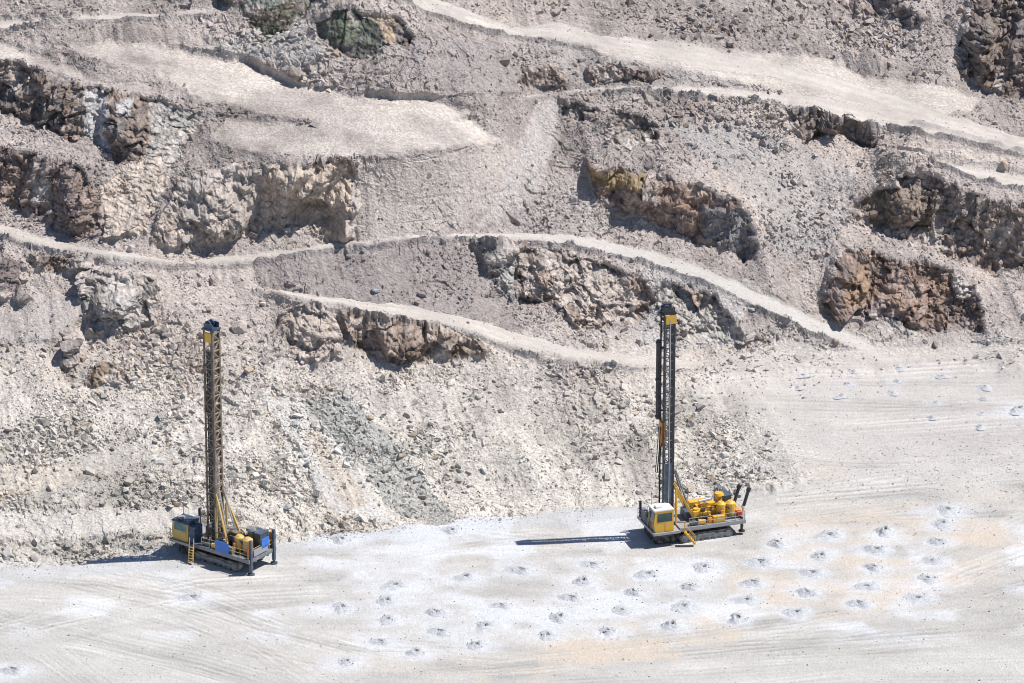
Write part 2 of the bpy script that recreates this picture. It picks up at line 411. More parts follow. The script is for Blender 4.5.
Pm_ = Pf[m]; kr = cl[m]*rc[m]
disp[m] += 1.5*folds(Pm_, 7.5, 400, 4, .3)*kr
disp[m] += 1.0*folds(Pm_, 3.2, 410, 4, .4)*kr
disp[m] += .55*folds(Pm_, 1.4, 420, 4, .6)*kr
disp[m] += .30*folds(Pm_, .62, 430, 4, .8)*kr
v, gp = facets(Q[m], 3.0, .35, 51, (1, 1, 1.8)); disp[m] += .55*v*kr; blk[m] = v
v, gp2 = facets(Pm_, .9, .45, 61, (1.2, 1, 1.0)); disp[m] += .20*v*kr
gap1[m] = np.minimum(gp*1.4, gp2)
m = sp > .02
big = np.clip(fbm(x[m]/9, y[m]/9, z[m]/9, 3, 71)*1.8+.1, 0, 1)     # where the slope is blocky rather than fine
v, gp = facets(Q[m], 2.6, .5, 81); disp[m] += .42*v*sp[m]*big
v, gp = facets(Q[m], .9, .6, 91); disp[m] += (.05+.16*big)*v*sp[m]
disp[m] += .8*fbm(x[m]/8, y[m]/8, z[m]/8, 3, 101)*sp[m]
chx = x+1.2*fbm(x/5, y/9, z/9, 2, 103)+.25*y
chute = vnoise(chx/1.6, y/14, z/9, 104)*.6+vnoise(chx/.6, y/9, z/6, 105)*.4
disp[m] += .16*chute[m]*sp[m]+.20*chute[m]*(smo*slopem).ravel()[m]
disp[m] += 1.3*fbm(x[m]/19, y[m]/19, z[m]/19, 2, 109)*sp[m]
ledge = np.abs(vnoise(x/16, z/1.3, y/12, 106))
disp[m] -= .22*np.clip(1-ledge[m]/.12, 0, 1)*sp[m]*np.clip(fbm(x[m]/10, y[m]/10, None, 2, 107)*3+.1, 0, 1)
disp += .05*sp*vnoise(x/.35, y/.35, z/.35, 111)
# floor: broad swells, wheel ruts, crusts
sw = fbm(x/14, y/14, None, 3, 121)
rut_dir = (x*.97+y*.25+6*np.sin(x/45)), (y+ .0018*(x+10)**2 - .1*x + 2.5*sw)
ruts = vnoise(rut_dir[0]/40, rut_dir[1]/.9, None, 131)+.6*vnoise(rut_dir[0]/25, rut_dir[1]/.4, None, 132)
disp += ff*(.10*sw + (.012*ruts) + .035*fbm(x/1.2, y/1.2, None, 3, 141))
disp += rd*.05*vnoise(x/1.0, y/.6, None, 151)
pz = (berm.ravel()*.8*(.7+.5*vnoise(x/1.5, y/1.5, None, 161)))
disp = np.where(infr, disp, disp*0)
disp2 = disp.reshape(NR, NC)
fade = np.minimum(np.minimum(PX-FX0, FX1-PX), np.minimum(PY-FY0, FY1-PY)); fade = np.clip(fade/14, 0, 1)
disp2 = disp2*fade
kc = np.clip(cliffm*1.3, 0, 1)[..., None]
ND = N0*(1-kc)+kc*np.stack([N0[..., 0], -np.abs(N0[..., 1])-.3, N0[..., 2]*.15], 2)
ND /= np.linalg.norm(ND, axis=2, keepdims=True)
P = P0 + ND*disp2[..., None]
P[..., 2] += pz.reshape(NR, NC)*fade

for bx_, by_, rx, ry, h_ in ((868,62,26,11,2.2),(845,60,14,8,1.4),(130,34,34,9,1.6),(60,30,20,7,1.0),(560,30,40,10,1.2),(905,165,30,8,.8),(115,128,14,10,.6),(268,120,20,5,.8),(690,40,50,9,1.2)):
    e = np.hypot((PX-bx_+3*nx1)/rx, (PY-by_+2*nx2)/ry); P[..., 2] += np.clip(1-e, 0, 1)*h_
# fan-out spurs and hollows (outline centre, size, depth outwards toward the pit)
SPURS = [(843,285,20,34,2.6),(905,300,26,26,1.4),(905,205,22,24,2.0),(980,40,16,44,2.4),(640,190,26,20,1.6),(600,165,16,10,1.6),
 (212,205,30,34,2.0),(300,178,30,20,2.2),(350,215,9,40,2.0),(125,118,16,34,2.0),(75,200,18,30,1.6),(40,95,20,26,1.2),
 (118,300,26,26,1.8),(600,290,18,26,1.6),(545,270,14,22,1.6),(830,120,14,14,1.2),(400,335,26,16,1.4),(308,330,16,22,1.3),
 (310,215,26,18,-1.8),(520,285,12,20,-1.6),(570,300,12,18,-1.4)]
for sx_, sy_, rx, ry, am in SPURS:
    e = ((PXw-sx_)/rx)**2+((PYw-sy_)/ry)**2+.9*nx1+.6*nx2
    k = np.clip(1-e, 0, 1)*am
    P[..., 1] += -k*1.15 

# ------------------------------------------------------------------ albedo
def c3(t): return np.array(t, np.float32)
c = np.zeros(P.shape, np.float32)
n_big = fbm(x/16, y/16, z/16, 4, 201).reshape(NR, NC)
n_mid = fbm(x/4, y/4, z/4, 4, 211).reshape(NR, NC)
n_fin = fbm(x/.8, y/.8, z/.8, 3, 221).reshape(NR, NC)
upk = np.clip((430-PY)/120, 0, 1)                      # the wall rock is pinker than the heap
base = c3((.525, .495, .455))*(1-upk[..., None])+c3((.375, .334, .318))*upk[..., None]
stk = chute.reshape(NR, NC)[..., None]
c[:] = base*(1+.36*n_big[..., None]+.28*n_mid[..., None]+.18*n_fin[..., None]+.16*stk)
tanp = np.clip(n_big*2.2-.2, 0, 1)[..., None]
c[:] = c*(1-.35*tanp)+.35*tanp*c3((.42, .36, .31))
def soft(poly, amt=8):
    m = poly_mask(poly, PX+amt*nx1, PY+amt*.7*nx2).astype(float)
    return sblur(m, 4)[..., None]
def paint(poly, col, k, amt=8):
    global c
    m = soft(poly, amt)*k
    c = c*(1-m)+m*c3(col)
paint([(250,255),(330,248),(470,240),(490,300),(540,330),(470,318),(400,303),(330,292),(260,280)], (.275,.248,.245), .8)       # dark gravel apron
paint([(390,40),(512,45),(512,95),(430,95),(400,70)], (.33,.30,.30), .6)
paint([(512,40),(600,50),(680,58),(760,90),(640,84),(520,64)], (.33,.315,.31), .5)
paint([(300,395),(345,385),(420,470),(460,520),(400,515),(350,455)], (.31,.325,.32), .6)     # grey-green streak down the heap
paint([(262,395),(300,392),(360,470),(395,520),(340,520),(290,450)], (.51,.51,.515), .45)
paint([(300,430),(318,425),(370,500),(350,510)], (.50,.42,.34), .5)
paint([(0,470),(60,462),(90,470),(50,490),(0,500)], (.55,.47,.39), .6)
paint([(353,160),(440,155),(505,148),(535,150),(520,190),(480,212),(440,228),(400,238),(353,243)], (.46,.415,.385), .8)
paint([(540,100),(562,100),(560,135),(535,200),(480,225),(512,160)], (.47,.44,.43), .7)       # pale chute
paint([(190,52),(300,20),(330,60),(290,75),(240,60)], (.43,.43,.42), .5)
paint([(640,270),(750,280),(740,345),(640,345)], (.46,.455,.45), .5)
paint([(660,120),(760,130),(860,180),(840,240),(780,260),(740,190)], (.38,.37,.365), .6)
paint([(100,180),(180,150),(200,118),(150,100),(148,155),(100,178)], (.50,.42,.35), .5)
paint([(60,290),(100,300),(40,340),(-50,345),(-50,320)], (.43,.40,.385), .6)
paint([(-60,512),(205,508),(205,528),(-60,538)], (.53,.505,.48), .8, 3)
paint([(240,355),(330,372),(480,350),(500,362),(400,385),(300,398),(230,392)], (.54,.50,.465), .5)
paint([(-60,470),(0,455),(60,440),(120,425),(205,400),(205,425),(120,455),(40,490),(-60,505)], (.52,.49,.455), .45)
paint([(900,150),(1060,160),(1060,200),(960,178)], (.54,.485,.445), .6)
paint([(0,262),(70,270),(40,300),(20,320),(0,320)], (.48,.43,.40), .5)
paint([(520,180),(580,170),(600,200),(640,220),(600,235),(500,232)], (.40,.37,.36), .5)
# cliffs
for i, cf in enumerate(CLIFFS):
    m = cid == i
    if not m.any(): continue
    t = np.clip(.5+.9*n_mid+.35*blk.reshape(NR, NC)+.5*n_fin, 0, 1)[m][:, None]
    rgb = c3(cf[2])*(1-t)+c3(cf[3])*t
    pass
    k = (1+.45*n_fin[m]+.3*nx1[m])[:, None]
    c[m] = rgb*k
    ck = np.clip(1-gap1.reshape(NR, NC)[m]/.10, 0, 1)[:, None]; c[m] = c[m]*(1-.45*ck)*(.95 if cf[1] > 60 else 1)
    # pale broken lip and blown-off blocks
    q = np.clip(nx2[m]*3-.6+.6*blk.reshape(NR, NC)[m], 0, 1)[:, None]*.85
    c[m] = c[m]*(1-q)+q*c3((.50, .45, .42))*(1+.15*n_fin[m][:, None])
def paint_in(poly, col, k, amt=10):
    global c
    m = soft(poly, amt)*k*(cid >= 0)[..., None]
    c = c*(1-m)+m*c3(col)
paint_in([(585,160),(650,175),(640,188),(612,190),(590,176)], (.33,.25,.14), .8)
paint_in([(650,180),(705,190),(720,215),(690,210),(650,195)], (.32,.22,.165), .5)
paint_in([(700,205),(760,215),(755,262),(715,245)], (.22,.23,.25), .7)
paint_in([(840,268),(870,262),(860,300),(842,300)], (.34,.24,.16), .6)
paint_in([(890,285),(950,275),(950,300),(890,315)], (.32,.22,.165), .5)
paint_in([(262,160),(352,158),(352,244),(262,235)], (.56,.475,.405), .6)
paint_in([(100,175),(165,150),(165,235),(100,240)], (.56,.475,.41), .6)
paint_in([(150,200),(200,170),(262,165),(262,215),(200,235)], (.40,.365,.345), .5)
paint_in([(545,262),(600,268),(640,290),(640,325),(590,322),(570,300)], (.52,.47,.43), .6)
paint_in([(276,310),(335,308),(340,350),(300,350)], (.50,.435,.385), .6)
paint_in([(656,290),(740,320),(740,343),(660,340)], (.50,.475,.45), .5)
paint_in([(88,90),(112,95),(108,150),(90,138)], (.50,.49,.50), .8)
paint_in([(118,95),(132,95),(128,112),(118,110)], (.50,.49,.50), .8)
paint_in([(30,155),(50,160),(50,215),(35,205)], (.47,.43,.40), .6)
paint_in([(244,-20),(300,-20),(275,12),(255,5)], (.13,.22,.19), .5)
paint_in([(340,15),(365,30),(350,45),(335,35)], (.17,.21,.13), .5)
paint_in([(850,200),(900,180),(940,190),(930,240),(880,225)], (.20,.155,.12), .6)
# edges of rubble right at the foot: pale
# roads, pads, floor
rt = vnoise(P[..., 0]/14, P[..., 1]/.7+P[..., 2], None, 231)
rcol = c3((.485, .448, .42))[None, None]*(1+.10*rutl[..., None]*np.clip(.5+1.5*n_mid[..., None], 0, 1)+.16*n_mid[..., None]+.05*rt[..., None]+.05*n_fin[..., None])
mid = np.clip((PX-500)/100, 0, 1)*np.clip((360-PY)/30, 0, 1)*np.clip((PY-215)/20, 0, 1)
rcol = rcol*(1-mid[..., None]*.8)+mid[..., None]*.8*c3((.48, .47, .455))
k = (np.clip(roadm, 0, 1)*np.clip(.9+.35*n_mid, .5, 1))[..., None]; c = c*(1-k)+k*rcol
k = (padm*(1-roadm)*np.where((PX < 520) & (PY < 170), np.clip(.66+.8*n_mid+.3*n_big, .15, .95), np.clip(.95+.5*n_mid, .4, 1)))[..., None]; c = c*(1-k)+k*c3((.495, .452, .42))*(1+.14*n_big[..., None]+.10*rt[..., None]+.12*n_mid[..., None])
k = (berm*.7)[..., None]; c = c*(1-k)+k*c3((.33, .315, .31))
rr = ruts.reshape(NR, NC)[..., None]
fn = fbm(x/7, y/4.0, None, 4, 241).reshape(NR, NC)[..., None]
fcol = c3((.475, .465, .45))*(1+.20*fn+.04*rr+.05*n_fin[..., None])
dust = np.clip(fbm(x/5.5+7, y/3.6, None, 4, 251).reshape(NR, NC)*2.6+.05, 0, 1)[..., None]
lowz = np.clip((PY-500)/30, 0, 1)*np.clip((650-PY)/20, 0, 1)
fcol = fcol*(1-.75*dust*lowz[..., None])+.75*dust*lowz[..., None]*c3((.62, .64, .68))
far = np.clip((500-PY)/60, 0, 1)[..., None]
fcol = fcol*(1-.6*far)+.6*far*c3((.49, .465, .45))*(1+.08*fn+.06*n_fin[..., None])
k = fl[..., None]*(1-roadm[..., None]); c = c*(1-k)+k*fcol
gband = np.clip((PY-(588+.28*np.clip(PX, 0, 300)-.06*np.clip(PX-480, 0, 700)+8*nx1))/10, 0, 1)*fl
c = c*(1-.5*gband[..., None])+.5*gband[..., None]*c3((.475, .465, .455))*(1+.12*fn)
trk = np.zeros(PX.shape)
gt_ = np.random.default_rng(77)
BASE = [[(-60,588),(60,600),(160,622),(260,648),(360,668),(480,672),(600,660),(720,648),(860,640),(1100,622)],
 [(-60,575),(100,585),(200,600),(300,635),(380,655),(500,664),(640,650),(800,632),(950,612),(1100,585)],
 [(-60,620),(80,640),(200,668),(300,700)],[(400,690),(560,676),(700,670),(850,655),(1100,640)],[(780,512),(860,505),(960,498),(1100,490)],[(450,553),(600,545),(760,520),(900,500)],
 [(280,560),(380,560),(480,550),(560,552)],[(700,430),(850,440),(1100,425)],[(700,375),(850,372),(1100,362)],[(-60,560),(60,572),(160,600),(250,640),(330,690)],[(-60,600),(40,640),(120,700)],[(-60,640),(80,610),(200,590),(330,585)],[(560,655),(680,640),(800,622),(900,600),(1000,560),(1100,520)]]
for b_ in BASE:
    for q in range(10):
        o_ = gt_.normal()*11; tl_ = gt_.normal()*.03; ph_ = gt_.uniform(0, 6)
        pts = [(px_, py_+o_+tl_*(px_-500)+1.5*math.sin(px_/90+ph_), gt_.uniform(.5, 1.3)) for px_, py_ in b_]
        d, w, sd_ = line_dist(pts, PX, PY, 1.6)
        sg_ = -1 if gt_.random() < .55 else 1
        wd_ = gt_.uniform(.9, 2.0); gp_ = gt_.uniform(2.2, 3.2)
        trk += sg_*np.exp(-((d-gp_)/wd_)**2)*w
        if q % 3 == 0: trk += -sg_*.45*np.exp(-(d/6)**2)*w
trk *= np.clip(.6+1.2*fbm(x/11, y/6, None, 2, 261).reshape(NR, NC), .1, 1)
c = c*(1+.17*(np.clip(trk, -1.5, 1.5)*fl)[..., None])
P[..., 2] += .035*np.clip(trk, -1.5, 1.5)*fl*fade
TANS = [([(520,650),(600,632),(700,622),(760,612),(720,640),(640,662),(560,676),(480,672)], .95),([(740,540),(800,520),(900,505),(1000,515),(1000,590),(950,600),(860,612),(780,606),(720,590)], .75),
 ([(300,655),(420,662),(520,650),(520,672),(380,676),(260,650),(180,630)], .4),([(740,510),(820,500),(1024,492),(1080,500),(1080,560),(960,545),(830,520)], .35),([(795,462),(840,462),(840,474),(800,474)], .5),
 ([(600,548),(660,560),(650,600),(560,600)], .2)]
for p_, k_ in TANS:
    m = sblur(soft(p_, 26)[..., 0], 40)[..., None]*k_*np.clip(.55+1.0*fn+.35*rr, 0, 1)*fl[..., None]
    c = c*(1-m)+m*c3((.55, .475, .40))
paint([(-50,560),(120,556),(200,548),(330,540),(560,512),(640,506),(640,512),(500,530),(330,552),(150,570),(-50,590)], (.46,.47,.49), .5)
paint([(380,525),(520,515),(512,530),(400,540),(300,548)], (.60,.62,.67), .55)
paint([(560,515),(640,510),(640,535),(570,530)], (.56,.58,.63), .4)
# pale dust collars round the drill holes
HOLES = {
 'a': [(943,524),(939,542),(932,561),(928,579),(918,598)],
 'b': [(885,532),(877,550),(874,568),(867,587),(860,604)],
 'c': [(830,535),(821,556),(813,573),(808,593),(797,612)],
 'd': [(777,544),(762,562),(754,583),(747,600),(738,619)],
 'e': [(704,567),(690,587),(684,607),(672,626)],
 'f': [(648,574),(634,593),(622,611),(608,632)],
 'g': [(593,564),(583,581),(572,598),(560,618),(548,636)],
 'h': [(502,606),(486,626),(477,645)],
 'i': [(466,577),(437,613),(441,632),(416,652)],
 'j': [(396,585),(387,601),(388,620),(381,642),(347,661)],
 'k': [(853,371),(848,384),(840,397)],
 'l': [(899,368),(897,381),(892,393)],
 'm': [(942,377),(935,403),(932,418)],
 'n': [(985,387),(984,399),(982,413),(980,427)],
 'o': [(802,375),(798,388)],
 'p': [(522,570),(342,540),(343,608),(452,531),(194,597),(14,671),(948,510),(1019,409)],
}
for key, lst in HOLES.items():
    for (hx, hy) in lst:
        if key in 'klmno' : rx, ry, kk = 13, 3.5, .22
        elif key in 'abcd': rx, ry, kk = 19, 8, .8
        else: rx, ry, kk = 27, 9, .75
        e = np.hypot((PX-hx+4*nx2)/rx, (PY-hy-1+2.5*nx1)/ry)
        m = (np.clip(1.35-e+.25*nx2, 0, 1)*kk)[..., None]
        c = c*(1-m)+m*c3((.58, .60, .635))*(1+.12*n_fin[..., None])
c = np.clip(c, .03, .68)

# ------------------------------------------------------------------ materials
def mat_terrain(name, sp_amt=.25, bump=.5, scale=1.0):
    m = bpy.data.materials.new(name); m.use_nodes = True
    nt = m.node_tree; nt.nodes.clear(); N = nt.nodes.new; L = nt.links.new
    out = N('ShaderNodeOutputMaterial'); b = N('ShaderNodeBsdfPrincipled')
    b.inputs['Roughness'].default_value = .95; b.inputs['Specular IOR Level'].default_value = .15
    at = N('ShaderNodeAttribute'); at.attribute_name = 'col'
    tc = N('ShaderNodeTexCoord')
    n1 = N('ShaderNodeTexNoise'); n1.inputs['Scale'].default_value = 2.2*scale; n1.inputs['Detail'].default_value = 8; n1.inputs['Roughness'].default_value = .72
    vo = N('ShaderNodeTexVoronoi'); vo.inputs['Scale'].default_value = 3.2*scale
    L(tc.outputs['Object'], n1.inputs['Vector']); L(tc.outputs['Object'], vo.inputs['Vector'])
    mr = N('ShaderNodeMapRange'); mr.inputs[1].default_value = .25; mr.inputs[2].default_value = .75; mr.inputs[3].default_value = 1-sp_amt; mr.inputs[4].default_value = 1+sp_amt
    L(n1.outputs[0], mr.inputs[0])
    sepc = N('ShaderNodeSeparateColor'); L(vo.outputs['Color'], sepc.inputs[0])
    mr2 = N('ShaderNodeMapRange'); mr2.inputs[3].default_value = 1-sp_amt*.7; mr2.inputs[4].default_value = 1+sp_amt*.7
    L(sepc.outputs[0], mr2.inputs[0])
    mu = N('ShaderNodeMath'); mu.operation = 'MULTIPLY'; L(mr.outputs[0], mu.inputs[0]); L(mr2.outputs[0], mu.inputs[1])
    mx = N('ShaderNodeVectorMath'); mx.operation = 'SCALE'; L(at.outputs['Color'], mx.inputs[0]); L(mu.outputs[0], mx.inputs['Scale'])
    L(mx.outputs[0], b.inputs['Base Color'])
    ad = N('ShaderNodeMath'); ad.operation = 'MULTIPLY_ADD'; ad.inputs[1].default_value = .6; L(vo.outputs['Distance'], ad.inputs[0]); L(n1.outputs[0], ad.inputs[2])
    bp = N('ShaderNodeBump'); bp.inputs['Strength'].default_value = bump; bp.inputs['Distance'].default_value = .25
    L(ad.outputs[0], bp.inputs['Height']); L(bp.outputs[0], b.inputs['Normal'])
    L(b.outputs[0], out.inputs[0])
    return m
M_floor = mat_terrain('pale_dust', .10, .35, 1.4)
M_slope = mat_terrain('broken_rock', .24, .6, 1.1)
M_cliff = mat_terrain('cliff_rock', .28, .55, .8)
M_road = mat_terrain('crushed_rock_road', .10, .3, 1.5)
M_rock = mat_terrain('loose_rock', .18, .4, 2.0)

# ------------------------------------------------------------------ split the surface into named pieces of ground
idx = np.arange(NR*NC).reshape(NR, NC)
quads = np.stack([idx[:-1, :-1], idx[1:, :-1], idx[1:, 1:], idx[:-1, 1:]], 2).reshape(-1, 4)
fc = cid[:-1, :-1].ravel(); ffl = (floorm[:-1, :-1] > .5).ravel(); frd = (roadm[:-1, :-1] > .5).ravel()
cls = np.zeros(len(quads), int)                 # 0 slope 1 floor 2 road 3.. cliffs
cls[ffl] = 1; cls[frd & ~ffl] = 2; cls[(fc >= 0) & ~frd] = 3+fc[(fc >= 0) & ~frd]
Pv = P.reshape(-1, 3); Cv = c.reshape(-1, 3)
def piece(name, k, mat, smooth):
    q = quads[cls == k]
    if not len(q): return None
    u, inv = np.unique(q, return_inverse=True)
    o = np_mesh(name, Pv[u], inv.reshape(q.shape), mat, cols=Cv[u], smooth=smooth)
    o['kind'] = 'structure'
    return o
tag(piece('quarry_slope', 0, M_slope, False), 'stepped grey rubble slopes of the open pit wall')
tag(piece('pit_floor', 1, M_floor, True), 'pale dusty floor of the open pit')
tag(piece('haul_road', 2, M_road, True), 'light haul roads crossing the pit wall')
for i, cf in enumerate(CLIFFS):
    o = piece('rock_face', 3+i, M_cliff, False)
    if o: tag(o, cf[5])

def ground(px, py):
    """place on the finished surface seen at a bearing"""
    j = int(np.argmin(abs(XS-px))); i = int(np.argmin(abs(YS-py)))
    return Vector(P[i, j])
from mathutils.bvhtree import BVHTree
# height lookup for world places on the floor
sel = (PY > 480) & (PY < 727) & (PX > FX0) & (PX < FX1)
def floor_z(wx_, wy_):
    d = (P[..., 0]-wx_)**2+(P[..., 1]-wy_)**2
    i = np.unravel_index(np.argmin(d), d.shape)
    return float(P[i][2])

# ------------------------------------------------------------------ loose rock: one mass nobody could count
def rock_variants(n):
    out = []
    for _ in range(n):
        p = np.array([(a_, b_, c_) for a_ in (-1, 1) for b_ in (-1, 1) for c_ in (-1, 1)])*.60
        p += rng.uniform(-.34, .34, p.shape)
        p = p[rng.permutation(8)[:int(rng.integers(6, 9))]]
        p = np.concatenate([p, rng.normal(size=(1, 3))*.6])
        p *= np.array([rng.uniform(.8, 1.25), rng.uniform(.55, .95), rng.uniform(.45, .8)])
        bm = bmesh.new()
        for q in p: bm.verts.new(q)
        r = bmesh.ops.convex_hull(bm, input=bm.verts[:])
        for v_ in [v_ for v_ in bm.verts if not v_.link_faces]: bm.verts.remove(v_)
        bmesh.ops.triangulate(bm, faces=bm.faces[:]); bm.verts.index_update()
        out.append((np.array([v_.co[:] for v_ in bm.verts]), np.array([[v_.index for v_ in f.verts] for f in bm.faces])))
        bm.free()
    return out
VAR = rock_variants(30)
def scatter(name, label, weight, count, s0, s1, power, mat, colf, seed):
    g_ = np.random.default_rng(seed)
    w = (weight*((PX > FX0+4) & (PX < FX1-4) & (PY > FY0+4) & (PY < FY1-4))).ravel().astype(float)
    cdf = np.cumsum(w); pick = np.searchsorted(cdf, g_.random(count)*cdf[-1])
    pick = np.clip(pick, 0, NR*NC-2)
    pos = Pv[pick]+g_.uniform(-1, 1, (count, 3))*np.array([.07, .16, .03])
    u = g_.random(count); s_ = s0*(s1/s0)**(u**power)
    vi = g_.integers(0, len(VAR), count)
    q = g_.normal(size=(count, 4)); q[:, 1:3] *= .45; q /= np.linalg.norm(q, axis=1, keepdims=True)
    ww, xx, yy_, zz = q.T
    Rm = np.stack([1-2*(yy_**2+zz**2), 2*(xx*yy_-zz*ww), 2*(xx*zz+yy_*ww), 2*(xx*yy_+zz*ww), 1-2*(xx**2+zz**2), 2*(yy_*zz-xx*ww), 2*(xx*zz-yy_*ww), 2*(yy_*zz+xx*ww), 1-2*(xx**2+yy_**2)], 1).reshape(-1, 3, 3)
    col = colf(Cv[pick], g_, count)
    vs, fs, cs = [], [], []; off = 0
    for t_ in range(len(VAR)):
        mm = vi == t_; k_ = int(mm.sum())
        if not k_: continue
        v0, f0 = VAR[t_]
        V = np.einsum('nij,kj->nki', Rm[mm], v0)*s_[mm][:, None, None]+pos[mm][:, None]
        V[..., 2] += (s_[mm]*.05)[:, None]
        vs.append(V.reshape(-1, 3)); fs.append((f0[None]+off+(np.arange(k_)*len(v0))[:, None, None]).reshape(-1, 3))
        cs.append(np.repeat(col[mm], len(v0), 0)); off += k_*len(v0)
    o = np_mesh(name, np.concatenate(vs), np.concatenate(fs), mat, cols=np.concatenate(cs))
    return tag(o, label, 'rubble', kind='stuff')
dn = fbm(x/5, y/5, z/5, 4, 301).reshape(NR, NC)
dn2 = fbm(x/12, y/12, z/12, 3, 302).reshape(NR, NC)
clump = np.clip(dn*3.2+.15, .03, 1)*np.clip(dn2*3+.5, .06, 1)
heapm = samp(blur(heap.astype(float), 2), PX, PY)
def rockcol(b, g_, n):
    k = g_.uniform(.80, 1.22, (n, 1))
    t = g_.random((n, 1)) < .06
    o = b*k
    o = np.where(t, o*np.array([1.06, .93, .8])*.8, o)
    return np.clip(o, .06, .66)
edge = np.clip(sblur((cid >= 0).astype(float), 24)-(cid >= 0), 0, 1)      # litter at the foot and lip of faces
slopem = slopem*(1-smo)
wgt = slopem*(clump*(.35+.65*heapm)+edge*.8+.06)+.25*cliffm*clump
scatter('loose_rubble', 'loose grey rubble strewn over the slopes', wgt*(.4+.8*np.clip(chute.reshape(NR, NC)+.4, 0, 1)), 62000, .07, .26, 1.9, M_rock, rockcol, 1)
wgt2 = slopem*(clump**2*(.3+.7*heapm)+edge*.5)+.1*cliffm*clump
scatter('coarse_rubble', 'coarse angular rubble lying in patches on the slopes', wgt2, 2200, .28, .8, 2.4, M_rock, rockcol, 2)
hot = np.zeros(PX.shape)
for (hx, hy, rx, ry, k_) in [(740,455,70,24,.35),(115,505,90,20,.3),(85,552,28,7,1.5),(10,552,22,9,1.2),(50,445,45,20,1),(190,445,30,22,.8),(330,425,34,26,1.1),(285,470,20,20,.9),(150,350,70,22,1.3),(880,30,60,20,1.2),(720,25,60,20,.9),(420,455,60,40,.5),(620,400,60,50,.5),(480,395,20,12,1),(930,235,40,14,.3),(320,80,60,16,.9),(700,120,60,30,.6),(790,220,40,30,.6),(600,120,40,25,.5),(240,40,40,14,.6),(180,120,20,12,1.2),(110,540,90,8,.5),(700,480,60,20,.5)]:
    hot = np.maximum(hot, k_*np.exp(-(((PX-hx)/rx)**2+((PY-hy)/ry)**2)))
fringe = fl*np.clip(samp(blur(heap.astype(float), 3), PX, PY)*2, 0, 1)*(PY > 480)
wgt3 = (slopem+.0*fl)*hot*np.clip(dn*1.5+.6, .1, 1)
scatter('rubble_patches', 'dense patches of blocky rubble on the pit wall', wgt3, 9500, .12, .7, 2.2, M_rock, rockcol, 3)
wgt4 = fl*(.02+.25*np.exp(-((PY-470)/40)**2)*(PX > 770)+.12*(PY > 560)*np.clip(ruts.reshape(NR, NC), 0, 1)**2)+.08*roadm
wgt4 = wgt4*(1-.8*padm)+2.2*fringe*np.clip(dn*2+.6, 0, 1)
scatter('pebbles', 'small stones scattered on the pit floor', wgt4, 9000, .04, .15, 2.0, M_rock, lambda b, g_, n: np.clip(b*g_.uniform(.5, 1.05, (n, 1)), .05, .6), 4)

# ------------------------------------------------------------------ single boulders
BOULD = [ # px, py, size m, albedo, label
 (238,327,1.9,(.52,.47,.43),'big pale angular boulder right of the left drill mast top'),
 (297,78,1.6,(.33,.28,.25),'brown boulder at the back edge of the upper left bench'),
 (146,547,1.1,(.42,.42,.42),'grey tilted block in the rubble left of the left drill rig'),
 (66,556,1.0,(.52,.50,.47),'pale slab in the rubble row left of the drill rig shadow'),
 (8,552,1.3,(.54,.52,.50),'pale block in the rubble at the left edge'),
 (34,554,.9,(.30,.29,.28),'dark grey stone in the rubble near the left edge'),
 (287,508,1.1,(.30,.32,.33),'flat dark grey boulder right of the left mast'),
 (160,461,1.1,(.55,.54,.52),'pale flat boulder on the heap left of the left mast'),
 (400,456,1.0,(.36,.30,.25),'brown boulder in the middle of the rubble heap'),
 (398,463,.8,(.57,.54,.50),'white stone under the brown boulder on the heap'),
 (371,416,.8,(.42,.35,.28),'tan stone high on the rubble heap'),
 (476,430,.7,(.60,.57,.53),'small white cube shaped stone on the heap'),
 (725,452,1.1,(.58,.56,.54),'white boulder right of the right mast'),
 (935,346,1.0,(.24,.22,.20),'dark boulder at the back edge of the right floor'),
 (925,344,.7,(.44,.43,.43),'grey stone beside the dark boulder at the back'),
 (376,290,.9,(.36,.39,.43),'bluish boulder above the branch road'),
 (296,287,1.0,(.44,.41,.38),'flat topped stone at the start of the branch road'),
 (263,301,.9,(.55,.51,.48),'pale stone left of the branch road'),
 (195,186+115,.9,(.48,.45,.43),'grey pink block on the slope above the left mast'),
 (468,323,.5,(.2,.19,.19),'small dark stone on the branch road'),
 (130,245,1.0,(.48,.45,.42),'tan block on the shelf above the lower road'),
 (186,238,1.4,(.45,.41,.38),'rounded grey boulder under the cracked outcrop'),
 (500,520,.5,(.35,.35,.36),'small stone at the foot of the rubble heap'),
 (870,20,1.2,(.42,.38,.36),'brown grey block under the top edge face'),
 (752,310,.9,(.46,.45,.44),'grey block beside the lower haul road'),
]
